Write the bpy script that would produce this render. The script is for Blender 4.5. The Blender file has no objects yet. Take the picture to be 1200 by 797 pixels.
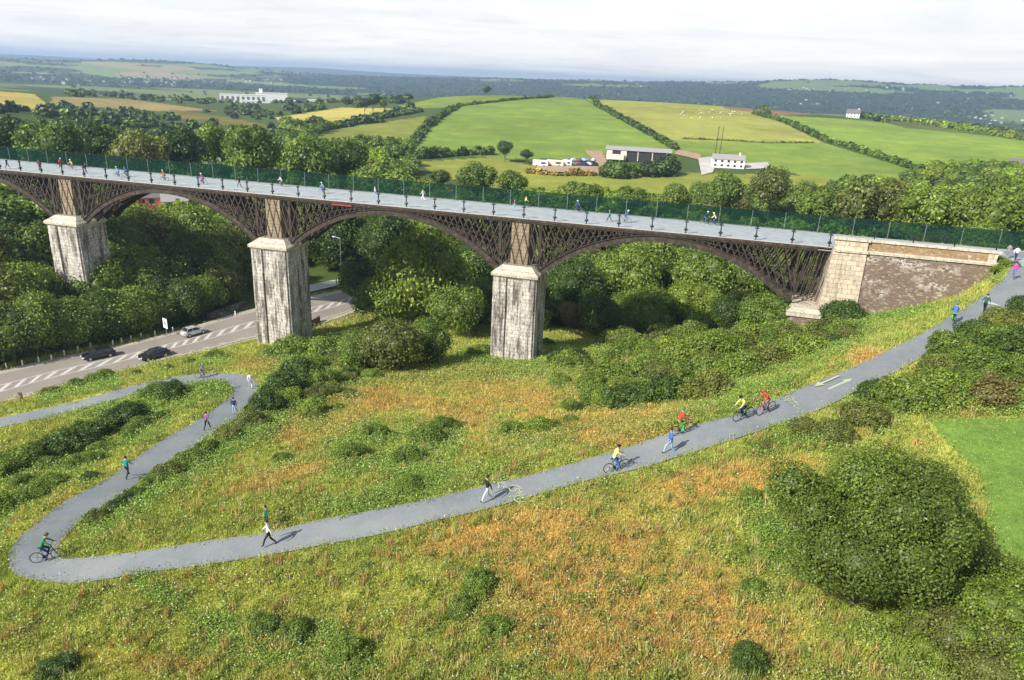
import bpy, bmesh, math, random
import numpy as np
from mathutils import Vector, Matrix
random.seed(7); rng = np.random.default_rng(11)
SC = bpy.context.scene; COL = SC.collection
PI = math.pi

# ------------------------------------------------------------------ camera frame (used to survey the site from the photograph)
F = 850.0; CAM = np.array([26.154, -97.227, 18.401]); YAW, PIT, ROL = -.267, .347, -.044
fw = np.array([math.sin(YAW)*math.cos(PIT), math.cos(YAW)*math.cos(PIT), -math.sin(PIT)])
rt0 = np.array([math.cos(YAW), -math.sin(YAW), 0.]); dn0 = np.cross(fw, rt0)
rt = rt0*math.cos(ROL)+dn0*math.sin(ROL); dn = -rt0*math.sin(ROL)+dn0*math.cos(ROL)
def ray(x, y): return fw+rt*(x-600)/F+dn*(y-398.5)/F
def U(x, y, Z):
    d = ray(x, y); return CAM+d*(Z-CAM[2])/d[2]
def D(x, y, dist):
    d = ray(x, y); return CAM+d*dist/math.hypot(d[0], d[1])
def PX(X, Y, Z):
    vx, vy, vz = X-CAM[0], Y-CAM[1], Z-CAM[2]
    z = vx*fw[0]+vy*fw[1]+vz*fw[2]; z = np.where(z > .1, z, .1)
    return 600+F*(vx*rt[0]+vy*rt[1]+vz*rt[2])/z, 398.5+F*(vx*dn[0]+vy*dn[1]+vz*dn[2])/z
def DZ(px, dist, Z):
    """point at image column px, ground distance dist, height Z"""
    y = 100.
    for _ in range(3):
        d = ray(px, y); k = dist/math.hypot(d[0], d[1]); p = CAM+d*k
        _, y = PX(p[0], p[1], Z)
    d = ray(px, float(y)); k = dist/math.hypot(d[0], d[1]); p = CAM+d*k
    return np.array([p[0], p[1], Z])

# ------------------------------------------------------------------ materials
def nt(name):
    m = bpy.data.materials.new(name); m.use_nodes = True
    t = m.node_tree; t.nodes.clear(); return m, t
def N(t, typ, **kw):
    n = t.nodes.new(typ)
    for k, v in kw.items():
        if k in n.inputs: n.inputs[k].default_value = v
        else: setattr(n, k, v)
    return n
def rgb(c): return (c[0], c[1], c[2], 1)
def ramp(t, fac, stops):
    r = t.nodes.new('ShaderNodeValToRGB'); t.links.new(fac, r.inputs[0])
    el = r.color_ramp.elements
    while len(el) < len(stops): el.new(.5)
    for e, (p, c) in zip(el, stops): e.position = p; e.color = rgb(c)
    return r.outputs[0]
def mixc(t, fac, a, b, mode='MIX'):
    m = t.nodes.new('ShaderNodeMix'); m.data_type = 'RGBA'; m.blend_type = mode
    for s, v in ((0, fac), (6, a), (7, b)):
        if isinstance(v, (float, int)): m.inputs[s].default_value = v
        elif isinstance(v, tuple): m.inputs[s].default_value = rgb(v)
        else: t.links.new(v, m.inputs[s])
    return m.outputs[2]
def noise(t, vec, scale, detail=4, rough=.6, dist=0.):
    n = N(t, 'ShaderNodeTexNoise', Scale=scale, Detail=detail, Roughness=rough, Distortion=dist)
    if vec is not None: t.links.new(vec, n.inputs['Vector'])
    return n.outputs['Fac']
def coords(t, kind='Object', scale=(1, 1, 1)):
    c = t.nodes.new('ShaderNodeTexCoord'); m = t.nodes.new('ShaderNodeMapping')
    t.links.new(c.outputs[kind], m.inputs[0]); m.inputs['Scale'].default_value = scale
    return m.outputs[0]
def finish(t, col, rough=.8, metal=0., bump=None, bstr=.3, bdist=.1, spec=.3, coat=0.):
    p = N(t, 'ShaderNodeBsdfPrincipled'); o = N(t, 'ShaderNodeOutputMaterial')
    if isinstance(col, tuple): p.inputs['Base Color'].default_value = rgb(col)
    else: t.links.new(col, p.inputs['Base Color'])
    p.inputs['Roughness'].default_value = rough; p.inputs['Metallic'].default_value = metal
    p.inputs['Specular IOR Level'].default_value = spec; p.inputs['Coat Weight'].default_value = coat
    if bump is not None:
        b = N(t, 'ShaderNodeBump', Strength=bstr, Distance=bdist)
        t.links.new(bump, b.inputs['Height']); t.links.new(b.outputs[0], p.inputs['Normal'])
    t.links.new(p.outputs[0], o.inputs[0]); return p
_mc = {}
def plain(name, c, rough=.6, metal=0., var=.18, scale=6., spec=.3, coat=0.):
    if name in _mc: return _mc[name]
    m, t = nt(name); v = coords(t)
    n = noise(t, v, scale)
    col = ramp(t, n, [(.3, tuple(x*(1-var) for x in c)), (.7, tuple(min(1, x*(1+var)) for x in c))])
    finish(t, col, rough, metal, spec=spec, coat=coat); _mc[name] = m; return m

def leaf_mat(name, c, transl=.28):
    m, t = nt(name)
    a = N(t, 'ShaderNodeAttribute', attribute_name='Col'); oi = t.nodes.new('ShaderNodeObjectInfo')
    tint = ramp(t, oi.outputs['Random'], [(0., (.84, .88, .84)), (.5, (1, 1, .95)), (1., (1.20, 1.17, .95))])
    c1 = mixc(t, 1., a.outputs['Color'], c, 'MULTIPLY'); c2 = mixc(t, 1., c1, tint, 'MULTIPLY')
    d = N(t, 'ShaderNodeBsdfDiffuse'); tr = N(t, 'ShaderNodeBsdfTranslucent'); mx = N(t, 'ShaderNodeMixShader'); o = N(t, 'ShaderNodeOutputMaterial')
    g = N(t, 'ShaderNodeBsdfGlossy', Roughness=.45); g.inputs['Color'].default_value = (.6, .65, .6, 1)
    m2 = N(t, 'ShaderNodeMixShader'); m2.inputs[0].default_value = .035
    t.links.new(c2, d.inputs[0]); t.links.new(mixc(t, 1., c2, (1.1, 1.25, .6), 'MULTIPLY'), tr.inputs[0]); mx.inputs[0].default_value = transl
    t.links.new(d.outputs[0], mx.inputs[1]); t.links.new(tr.outputs[0], mx.inputs[2])
    t.links.new(mx.outputs[0], m2.inputs[1]); t.links.new(g.outputs[0], m2.inputs[2]); t.links.new(m2.outputs[0], o.inputs[0])
    return m
LEAF = {
    'dark': leaf_mat('leaf_dark', (.068, .112, .024)),
    'mid': leaf_mat('leaf_mid', (.140, .205, .034)),
    'bright': leaf_mat('leaf_bright', (.168, .232, .038)),
    'olive': leaf_mat('leaf_olive', (.150, .172, .042)),
    'rust': leaf_mat('leaf_rust', (.175, .150, .048)),
    'cover': leaf_mat('ground_cover_leaf', (1., 1., 1.), .2),
    'far': leaf_mat('distant_leaf', (.050, .082, .032), .1),
    'ridge': leaf_mat('ridge_leaf', (.040, .068, .040), .1),
}
WOOD = plain('bark', (.12, .095, .07), .9)

def ground_mat():
    m, t = nt('meadow_ground')
    a = N(t, 'ShaderNodeAttribute', attribute_name='Col')
    v = coords(t)
    n1 = noise(t, v, .9, 8, .75); n2 = noise(t, v, .06, 6, .65); n3 = noise(t, v, 5., 4, .7)
    k1 = ramp(t, n1, [(.3, (.62, .66, .6)), (.5, (1, 1, 1)), (.72, (1.35, 1.25, 1.2))])
    k2 = ramp(t, n2, [(.3, (.82, .86, .85)), (.7, (1.18, 1.12, 1.0))])
    k3 = ramp(t, n3, [(.3, (.75, .78, .75)), (.7, (1.22, 1.2, 1.15))])
    c = mixc(t, 1., a.outputs['Color'], k1, 'MULTIPLY'); c = mixc(t, 1., c, k2, 'MULTIPLY'); c = mixc(t, 1., c, k3, 'MULTIPLY')
    finish(t, c, .95, bump=n1, bstr=.5, bdist=.25, spec=.1); return m
def asphalt(name, c, var=.12, sc=.35, fine=18.):
    m, t = nt(name); v = coords(t)
    n = noise(t, v, sc, 5, .6); f2 = noise(t, v, fine, 3, .8)
    col = ramp(t, n, [(.3, tuple(x*(1-var) for x in c)), (.7, tuple(x*(1+var) for x in c))])
    col = mixc(t, 1., col, ramp(t, f2, [(.3, (.85, .85, .85)), (.7, (1.15, 1.15, 1.15))]), 'MULTIPLY')
    finish(t, col, .85, bump=f2, bstr=.15, bdist=.02, spec=.2); return m
def path_mat():
    m, t = nt('greenway_asphalt'); v = coords(t)
    n = noise(t, v, .22, 6, .65); f2 = noise(t, v, 16., 3, .8); n3 = noise(t, v, 1.1, 6, .75, 1.)
    col = ramp(t, n, [(.3, (.165, .185, .195)), (.5, (.205, .225, .233)), (.72, (.25, .262, .255))])
    col = mixc(t, ramp(t, n3, [(.52, (0, 0, 0)), (.72, (.55, .55, .55))]), col, (.30, .29, .24))
    col = mixc(t, 1., col, ramp(t, f2, [(.3, (.8, .8, .8)), (.7, (1.2, 1.2, 1.2))]), 'MULTIPLY')
    finish(t, col, .88, bump=f2, bstr=.2, bdist=.02, spec=.2); return m
def stone_mat(name, pale, dark, streak=.5, course=.55):
    m, t = nt(name); v = coords(t, 'Object', (1, 1, 1))
    vs = coords(t, 'Object', (1.3, 1.3, .16)); vf = coords(t, 'Object', (4., 4., 1.3))
    n1 = noise(t, vs, 1., 6, .7, .3); n2 = noise(t, vf, 1., 5, .7); n3 = noise(t, v, 3., 5, .75)
    c = ramp(t, n3, [(.3, tuple(x*.75 for x in pale)), (.6, pale)])
    c = mixc(t, ramp(t, n1, [(.47, (0, 0, 0)), (.47+streak*.35, (.9, .9, .9))]), c, dark)
    c = mixc(t, ramp(t, n2, [(.5, (0, 0, 0)), (.66, (.85, .85, .85))]), c, tuple(x*.9 for x in dark))
    # course joints
    s = N(t, 'ShaderNodeSeparateXYZ'); t.links.new(v, s.inputs[0])
    ma = N(t, 'ShaderNodeMath', operation='MULTIPLY'); ma.inputs[1].default_value = 1/course; t.links.new(s.outputs[2], ma.inputs[0])
    xy = N(t, 'ShaderNodeMath', operation='ADD'); t.links.new(s.outputs[0], xy.inputs[0]); t.links.new(s.outputs[1], xy.inputs[1]); cbx = N(t, 'ShaderNodeCombineXYZ'); t.links.new(xy.outputs[0], cbx.inputs[0]); t.links.new(s.outputs[2], cbx.inputs[1])
    bk = N(t, 'ShaderNodeTexBrick', Scale=1.0); bk.inputs['Brick Width'].default_value = 1.15; bk.inputs['Row Height'].default_value = min(course, .6); bk.inputs['Mortar Size'].default_value = .03; bk.inputs['Color1'].default_value = (.86, .86, .86, 1); bk.inputs['Color2'].default_value = (1.12, 1.1, 1.06, 1); bk.inputs['Mortar'].default_value = (.52, .50, .48, 1); t.links.new(cbx.outputs[0], bk.inputs['Vector'])
    fr = N(t, 'ShaderNodeMath', operation='FRACT'); t.links.new(ma.outputs[0], fr.inputs[0])
    j = ramp(t, fr.outputs[0], [(0., (.6, .6, .6)), (.08, (1, 1, 1))])
    c = mixc(t, 1., c, bk.outputs['Color'], 'MULTIPLY')
    finish(t, c, .9, bump=n3, bstr=.5, bdist=.08, spec=.15); return m
def rubble_mat(name, cols, mortar, pale_amt=.5, sx=(1., 1., 1.9), scale=1.9):
    m, t = nt(name); v = coords(t, 'Object', sx)
    w = noise(t, v, 1.5, 3); vv = N(t, 'ShaderNodeVectorMath', operation='ADD'); t.links.new(v, vv.inputs[0])
    sc = N(t, 'ShaderNodeVectorMath', operation='SCALE'); sc.inputs['Scale'].default_value = .25
    cx = N(t, 'ShaderNodeTexNoise', Scale=1.3); t.links.new(v, cx.inputs['Vector']); t.links.new(cx.outputs['Color'], sc.inputs[0]); t.links.new(sc.outputs[0], vv.inputs[1])
    vo = N(t, 'ShaderNodeTexVoronoi', Scale=scale); t.links.new(vv.outputs[0], vo.inputs['Vector'])
    ve = N(t, 'ShaderNodeTexVoronoi', Scale=scale, feature='DISTANCE_TO_EDGE'); t.links.new(vv.outputs[0], ve.inputs['Vector'])
    se = N(t, 'ShaderNodeSeparateColor'); t.links.new(vo.outputs['Color'], se.inputs[0])
    c = ramp(t, se.outputs[0], [(0., cols[0]), (.35, cols[1]), (.7, cols[2]), (1., cols[3])])
    big = noise(t, coords(t, 'Object', (1, 1, 1.6)), .33, 5, .65)
    pm = N(t, 'ShaderNodeMath', operation='MULTIPLY'); t.links.new(ramp(t, big, [(.5, (0, 0, 0)), (.62, (1, 1, 1))]), pm.inputs[0])
    t.links.new(ramp(t, se.outputs[1], [(1-pale_amt-.05, (0, 0, 0)), (1-pale_amt, (1, 1, 1))]), pm.inputs[1])
    c = mixc(t, pm.outputs[0], c, (.50, .46, .42))
    c = mixc(t, ramp(t, ve.outputs['Distance'], [(.02, (1, 1, 1)), (.07, (0, 0, 0))]), c, mortar)
    finish(t, c, .92, bump=ve.outputs['Distance'], bstr=.5, bdist=.08, spec=.1); return m
def iron_mat():
    m, t = nt('weathered_iron'); v = coords(t)
    n = noise(t, v, 1.6, 6, .75); n2 = noise(t, coords(t, 'Object', (3, 3, .6)), 1.2, 4, .7)
    c = ramp(t, n, [(.3, (.022, .018, .016)), (.5, (.050, .040, .032)), (.62, (.088, .072, .058)), (.75, (.22, .19, .15))])
    c = mixc(t, ramp(t, n2, [(.5, (0, 0, 0)), (.75, (.7, .7, .7))]), c, (.085, .048, .03))
    finish(t, c, .8, .1, bump=n, bstr=.2, bdist=.03); return m
def mesh_screen_mat():
    m, t = nt('green_screen_mesh')
    d = N(t, 'ShaderNodeBsdfDiffuse'); d.inputs[0].default_value = (.010, .034, .027, 1)
    g = N(t, 'ShaderNodeBsdfTransparent'); g.inputs[0].default_value = (.80, .95, .88, 1); mx = N(t, 'ShaderNodeMixShader')
    n = noise(t, coords(t), .5, 3); f_ = ramp(t, n, [(.3, (.40, .40, .40)), (.7, (.56, .56, .56))])
    t.links.new(f_, mx.inputs[0]); t.links.new(g.outputs[0], mx.inputs[1]); t.links.new(d.outputs[0], mx.inputs[2])
    o = N(t, 'ShaderNodeOutputMaterial'); t.links.new(mx.outputs[0], o.inputs[0]); return m

M = dict(
    ground=ground_mat(), path=path_mat(), deck=asphalt('deck_surface', (.33, .365, .375), .16, .8),
    road=asphalt('road_asphalt', (.27, .235, .20), .14, .12), verge=asphalt('gravel', (.42, .38, .31), .2, .6), kerb=plain('kerb_stone', (.42, .40, .36)),
    pier=stone_mat('pier_stone', (.61, .58, .53), (.105, .088, .075), .35), cap=stone_mat('cap_stone', (.62, .57, .47), (.30, .26, .20), .9, 9.),
    shaft=stone_mat('shaft_stone', (.33, .27, .19), (.20, .15, .10), .6, .5),
    pil=stone_mat('pilaster_stone', (.62, .54, .42), (.36, .28, .20), .8, .6),
    wall=rubble_mat('rubble_wall', [(.13, .095, .075), (.20, .15, .115), (.16, .12, .095), (.36, .29, .22)], (.17, .13, .10), .6, (1., 1., 1.8), 3.0),
    parapet=rubble_mat('parapet_rubble', [(.24, .15, .08), (.34, .23, .13), (.28, .19, .11), (.46, .34, .21)], (.22, .16, .10), .2, (1., 1., 1.8), 3.4),
    coping=stone_mat('coping_stone', (.66, .60, .50), (.42, .35, .27), 1.2, 9.),
    iron=iron_mat(), black=plain('black_iron', (.018, .022, .024), .45, .3), screen=mesh_screen_mat(),
    greymetal=plain('galvanised_metal', (.36, .39, .40), .45, .5), white=plain('white_paint', (.78, .78, .76), .5, var=.06),
    yellowpaint=plain('pale_yellow_paint', (.44, .47, .32), .7, var=.12), redpaint=plain('red_paint', (.30, .05, .035), .6),
    lightpatch=plain('worn_pale_paint', (.46, .49, .45), .8, var=.2),
    glass=plain('dark_glass', (.02, .025, .03), .12, var=.05, spec=.6), tyre=plain('tyre_rubber', (.02, .02, .02), .85), rim=plain('alloy', (.5, .5, .52), .35, .8),
    roofgrey=plain('grey_roof', (.30, .29, .28), .7), slate=plain('slate_roof', (.15, .14, .15), .7), brick=plain('red_brick', (.36, .13, .08), .85, scale=3.),
    render=plain('white_render', (.80, .79, .75), .8, var=.07), cream=plain('cream_render', (.68, .62, .50), .8), dark=plain('dark_opening', (.03, .03, .035), .6),
    concrete=plain('concrete_apron', (.46, .44, .40), .85, scale=.2), sandy=plain('sandy_rock', (.50, .40, .26), .9), dirt=plain('bare_earth', (.36, .25, .16), .95, scale=.3),
    timber=plain('dark_timber', (.10, .075, .055), .85), orange=plain('orange_plastic', (.60, .16, .04), .5),
    hill=None)

# ------------------------------------------------------------------ object helpers
def tag(o, label=None, cat=None, group=None, kind=None):
    if label: o['label'] = label
    if cat: o['category'] = cat
    if group: o['group'] = group
    if kind: o['kind'] = kind
    return o
def empty(name, loc=(0, 0, 0), rz=0., label=None, cat=None, group=None):
    o = bpy.data.objects.new(name, None); COL.objects.link(o); o.location = tuple(map(float, loc)); o.rotation_euler = (0, 0, rz)
    o.empty_display_size = .3
    return tag(o, label, cat, group)
def link(name, me, parent=None, loc=(0, 0, 0), mats=None):
    o = bpy.data.objects.new(name, me); COL.objects.link(o); o.location = tuple(map(float, loc))
    if parent: o.parent = parent
    if mats:
        for i, m in enumerate(mats):
            if len(me.materials) <= i: me.materials.append(m)
            else:
                o.material_slots[i].link = 'OBJECT'; o.material_slots[i].material = m
    return o
def npmesh(name, V, Fc, nper, col=None, smooth=False):
    me = bpy.data.meshes.new(name); V = np.asarray(V, dtype=np.float32); Fc = np.asarray(Fc, dtype=np.int32)
    nf = len(Fc)
    me.vertices.add(len(V)); me.vertices.foreach_set('co', V.ravel())
    me.loops.add(nf*nper); me.loops.foreach_set('vertex_index', Fc.ravel())
    me.polygons.add(nf); me.polygons.foreach_set('loop_start', np.arange(0, nf*nper, nper, dtype=np.int32))
    if smooth: me.polygons.foreach_set('use_smooth', np.ones(nf, dtype=bool))
    if col is not None:
        a = me.attributes.new('Col', 'FLOAT_COLOR', 'POINT'); c = np.ones((len(V), 4), dtype=np.float32); c[:, :3] = col
        a.data.foreach_set('color', c.ravel())
    me.update(calc_edges=True); return me
class MB:
    def __init__(s): s.v = []; s.f = []
    def add(s, vs, fs):
        o = len(s.v); s.v += [tuple(map(float, v)) for v in vs]; s.f += [tuple(i+o for i in f) for f in fs]; return s
    def box(s, c, d, rz=0., M4=None):
        x, y, z = d[0]/2, d[1]/2, d[2]/2; ca, sa = math.cos(rz), math.sin(rz)
        vs = []
        for k in (-z, z):
            for a, b in ((-x, -y), (x, -y), (x, y), (-x, y)):
                vs.append((c[0]+a*ca-b*sa, c[1]+a*sa+b*ca, c[2]+k))
        return s.add(vs, [(0, 3, 2, 1), (4, 5, 6, 7), (0, 1, 5, 4), (1, 2, 6, 5), (2, 3, 7, 6), (3, 0, 4, 7)])
    def frustum(s, c, b, t, h):
        vs = [(c[0]+i*b[0]/2, c[1]+j*b[1]/2, c[2]) for i, j in ((-1, -1), (1, -1), (1, 1), (-1, 1))]
        vs += [(c[0]+i*t[0]/2, c[1]+j*t[1]/2, c[2]+h) for i, j in ((-1, -1), (1, -1), (1, 1), (-1, 1))]
        return s.add(vs, [(0, 3, 2, 1), (4, 5, 6, 7), (0, 1, 5, 4), (1, 2, 6, 5), (2, 3, 7, 6), (3, 0, 4, 7)])
    def bar(s, a, b, w, h=None):
        h = h or w; a = Vector(a); b = Vector(b); d = (b-a).normalized()
        u = d.cross(Vector((0, 1, 0)));
        if u.length < .05: u = d.cross(Vector((1, 0, 0)))
        u.normalize(); v = d.cross(u)
        vs = [p+u*i*w/2+v*j*h/2 for p in (a, b) for i, j in ((-1, -1), (1, -1), (1, 1), (-1, 1))]
        return s.add(vs, [(0, 3, 2, 1), (4, 5, 6, 7), (0, 1, 5, 4), (1, 2, 6, 5), (2, 3, 7, 6), (3, 0, 4, 7)])
    def tube(s, a, b, r, r2=None, n=8):
        r2 = r if r2 is None else r2; a = Vector(a); b = Vector(b); d = (b-a).normalized()
        u = d.cross(Vector((0, 0, 1)));
        if u.length < .05: u = Vector((1, 0, 0))
        u.normalize(); v = d.cross(u); vs = []
        for p, q in ((a, r), (b, r2)):
            for i in range(n): an = 2*PI*i/n; vs.append(p+(u*math.cos(an)+v*math.sin(an))*q)
        fs = [(i, (i+1) % n, n+(i+1) % n, n+i) for i in range(n)]+[tuple(range(n-1, -1, -1)), tuple(range(n, 2*n))]
        return s.add(vs, fs)
    def ring(s, c, R, r, n=20, m=6, axis='y'):
        vs = []; fs = []
        for i in range(n):
            a = 2*PI*i/n
            for j in range(m):
                b = 2*PI*j/m; q = R+r*math.cos(b); vs.append((c[0]+q*math.cos(a), c[1]+r*math.sin(b), c[2]+q*math.sin(a)))
        for i in range(n):
            for j in range(m): fs.append((i*m+j, i*m+(j+1) % m, ((i+1) % n)*m+(j+1) % m, ((i+1) % n)*m+j))
        return s.add(vs, fs)
    def ell(s, c, r, n=10, m=7):
        vs = []; fs = []
        for i in range(m+1):
            th = PI*i/m
            for j in range(n): ph = 2*PI*j/n; vs.append((c[0]+r[0]*math.sin(th)*math.cos(ph), c[1]+r[1]*math.sin(th)*math.sin(ph), c[2]+r[2]*math.cos(th)))
        for i in range(m):
            for j in range(n): fs.append((i*n+j, (i+1)*n+j, (i+1)*n+(j+1) % n, i*n+(j+1) % n))
        return s.add(vs, fs)
    def mesh(s, name, mat=None, smooth=False):
        me = bpy.data.meshes.new(name); me.from_pydata(s.v, [], s.f)
        if smooth:
            for p in me.polygons: p.use_smooth = True
        if mat: me.materials.append(mat)
        me.update(); return me
    def build(s, name, mat, parent=None, loc=(0, 0, 0), smooth=False): return link(name, s.mesh(name, mat, smooth), parent, loc)

# ------------------------------------------------------------------ greenway path and road stations (far edge px, near edge px, height)
PATH = [(1176, 294, 1240, 297, .02), (1182, 310, 1232, 322, -.05), (1178, 324, 1216, 343, -.3), (1148, 349, 1190, 366, -.9), (1112, 372, 1145, 386, -1.4), (1083, 389, 1098, 408, -1.8), (1047, 407, 1055, 433, -2.2),
 (1000, 430, 1005, 458, -2.5), (950, 450, 960, 480, -2.8), (910, 467, 915, 496, -3.1), (860, 486, 868, 512, -3.6), (800, 502, 808, 531, -4.4), (740, 522, 748, 549, -5.1), (680, 540, 688, 563, -5.7),
 (620, 557, 628, 580, -6.2), (560, 571, 568, 597, -6.8), (500, 585, 506, 611, -7.3), (440, 597, 446, 626, -7.8), (380, 608, 386, 637, -8.3), (310, 624, 316, 650, -8.8), (240, 634, 245, 661, -9.3),
 (170, 645, 172, 671, -9.8), (110, 652, 108, 681, -10.2), (78, 655, 78, 683, -10.4), (70, 652, 40, 679, -10.6), (67, 646, 14, 669, -10.8), (69, 640, 11, 648, -11.1), (76, 630, 23, 630, -11.4),
 (92, 613, 50, 607, -11.8), (124, 592, 80, 585, -12.3), (162, 566, 124, 562, -13.), (211, 535, 160, 536, -13.8), (241, 513, 188, 517, -14.4), (263, 500, 222, 498, -14.9), (286, 483, 250, 480, -15.5),
 (298, 469, 270, 464, -16.), (303, 455, 273, 456, -16.4), (298, 445, 268, 450, -16.7), (279, 438, 258, 447, -17.), (245, 437, 235, 449, -17.3), (211, 441, 200, 453, -17.6), (166, 449, 160, 461, -18.),
 (113, 464, 108, 476, -18.4), (60, 477, 58, 489, -18.8), (0, 490, 0, 501, -19.1), (-80, 506, -80, 518, -19.5), (-160, 522, -160, 535, -19.8)]
ROADP = [(-160, 470, -160, 522, -25.6), (-80, 455, -80, 497, -25.5), (0, 437, 0, 475, -25.4), (67, 422, 60, 456, -25.3), (143, 406, 128, 439, -25.2), (187, 395, 200, 420, -25.1), (233, 383, 245, 409, -25.), (287, 367, 300, 395, -24.9),
 (357, 351, 350, 383, -24.8), (400, 342, 400, 368, -24.7), (440, 331, 440, 354, -24.6), (520, 316, 520, 335, -24.5), (640, 300, 640, 313, -24.4)]
def strip(st, n):
    A = np.array([U(a, b, z) for a, b, c, d, z in st]); B = np.array([U(c, d, z) for a, b, c, d, z in st])
    def cr(P):
        P = np.vstack([2*P[0]-P[1], P, 2*P[-1]-P[-2]]); out = []
        for i in range(1, len(P)-2):
            for t in np.linspace(0, 1, n, endpoint=False):
                p0, p1, p2, p3 = P[i-1], P[i], P[i+1], P[i+2]
                out.append(.5*((2*p1)+(-p0+p2)*t+(2*p0-5*p1+4*p2-p3)*t*t+(-p0+3*p1-3*p2+p3)*t**3))
        out.append(P[-2]); return np.array(out)
    return cr(A), cr(B)
pA, pB = strip(PATH, 8); rA, rB = strip(ROADP, 8)

# ------------------------------------------------------------------ terrain: thin-plate surface through surveyed heights
near = [(0, 797, -9.5), (150, 797, -8.5), (300, 797, -7.6), (600, 797, -5.6), (900, 797, -4.2), (1200, 797, -2.8), (100, 730, -10), (300, 720, -8.6), (600, 680, -6.4), (800, 640, -5.0), (1000, 700, -3.9), (1000, 560, -3.0),
 (1100, 600, -2.6), (1200, 600, -2.0), (1200, 450, -.9), (1100, 470, -2.), (1350, 600, -1.2), (1300, 400, -.2), (-120, 797, -11.5), (-120, 650, -14.5), (30, 560, -15), (100, 510, -17.1), (20, 600, -13), (30, 470, -22.5), (100, 452, -22.2),
 (200, 428, -22.), (1160, 336, -2.4), (1115, 351, -4.4), (150, 500, -16.9), (200, 480, -16.5), (330, 425, -22.), (330, 500, -14.8), (400, 560, -9.8), (250, 580, -11), (450, 520, -11.5), (400, 450, -17.5), (500, 450, -16.8), (600, 424, -20), (560, 424, -19.8),
 (600, 500, -10.8), (560, 540, -8.4), (700, 520, -6.6), (700, 440, -15), (750, 480, -8.6), (800, 430, -12.), (850, 450, -8), (900, 400, -10.8), (940, 385, -9.8), (1000, 367, -8.1), (1060, 360, -6.), (1130, 349, -3.4),
 (1050, 390, -3.4), (960, 430, -4.6), (700, 405, -21.5), (850, 390, -15), (325, 406, -23.9), (500, 797, -6.3), (1200, 700, -2.3), (1400, 797, -2)]
far = [(-300, 110, -26), (-100, 120, -25.5), (100, 135, -26), (250, 140, -26.3), (-300, 200, -22), (0, 200, -24), (200, 180, -26), (400, 170, -26), (600, 170, -26.5), (800, 160, -25), (1000, 160, -20), (1200, 140, -9), (1400, 110, -4), (1500, 200, -14), (1060, 112, -3), (1200, 108, -1),
 (400, 125, -25), (520, 128, -24.5), (700, 130, -25), (850, 130, -24), (-300, 300, -16), (0, 290, -20), (300, 270, -25), (600, 260, -26.5), (900, 260, -26), (1200, 240, -22), (1500, 260, -20), (-300, 480, -6), (0, 480, -11), (200, 480, -20),
 (350, 450, -23), (480, 430, -23.5), (650, 420, -24), (850, 420, -23.), (1000, 420, -22.5), (1200, 470, -21.5), (1500, 480, -22), (400, 650, -21), (340, 800, -25), (480, 800, -14.5), (470, 900, -13), (560, 650, -13), (650, 650, -12.5), (560, 900, -3.5), (650, 920, -2.2), (700, 900, -2.2), (850, 850, -3),
 (800, 650, -11), (1000, 800, -9), (1000, 600, -16.5), (1200, 700, -14.5), (1500, 700, -16), (0, 900, -14), (-300, 900, -6), (150, 750, -25), (250, 700, -27), (300, 1400, -45), (100, 1500, -42), (-300, 1600, -30), (500, 1500, -48),
 (650, 1300, -25), (900, 1300, -20), (1200, 1200, -22), (1500, 1300, -30), (-300, 2200, -45), (0, 2200, -48), (300, 2200, -54), (600, 2200, -58), (900, 2200, -50), (1200, 1900, -38), (1500, 2000, -40),
 (-300, 3300, -20), (0, 3300, -40), (150, 3300, -45), (300, 3300, -50), (450, 3100, -52), (600, 2900, -50), (750, 2800, -45), (900, 2700, -42), (1050, 2700, -40), (1200, 2700, -36), (1500, 2700, -30),
 (-300, 4600, 60), (0, 4700, 5), (60, 4700, -2), (130, 4700, 20), (200, 4800, 27), (260, 4700, 14), (330, 4600, -14), (400, 4500, -16), (500, 4400, -6), (550, 4350, 2), (600, 4300, 8), (650, 4250, 5), (700, 4200, 22), (750, 4200, 16), (800, 4200, 34), (850, 4150, 32), (900, 4100, 54), (1000, 4100, 70), (1060, 4100, 60), (1100, 4100, 66), (1150, 4100, 58), (1200, 4100, 70), (1500, 4100, 70),
 (-300, 6500, 20), (0, 6500, -30), (300, 6500, -30), (600, 6500, -30), (900, 6500, 0), (1200, 6500, 10), (1500, 6500, 0), (-300, 10500, 20), (0, 10500, 30), (80, 10500, 26), (140, 10500, 14), (260, 10500, 8), (380, 10500, 28), (450, 10500, 8), (600, 10500, 10), (900, 10500, 0), (1200, 10500, 0), (1500, 10500, 0)]+[(q, 13200, -40) for q in (-300, 0, 150, 300, 500, 700, 900, 1200, 1500)]
ctl = [U(x, y, z) for x, y, z in near]+[DZ(*q) for q in far]+[U(a, b, z) for a, b, c, d, z in PATH[::2]]+[U((a+c)/2, (b+d)/2, z) for a, b, c, d, z in ROADP]
ctl = np.array(ctl)
def polar(X, Y): return np.arctan2(X-CAM[0], Y-CAM[1])-YAW, np.log(np.hypot(X-CAM[0], Y-CAM[1]))
ca, cl = polar(ctl[:, 0], ctl[:, 1]); CP = np.stack([ca, cl*.8], 1); HS = 18.4-ctl[:, 2]
hv = ctl[:, 2]
def tk(d2): return .5*d2*np.log(d2+1e-12)
n_ = len(CP); d2 = ((CP[:, None]-CP[None])**2).sum(-1)
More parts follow.
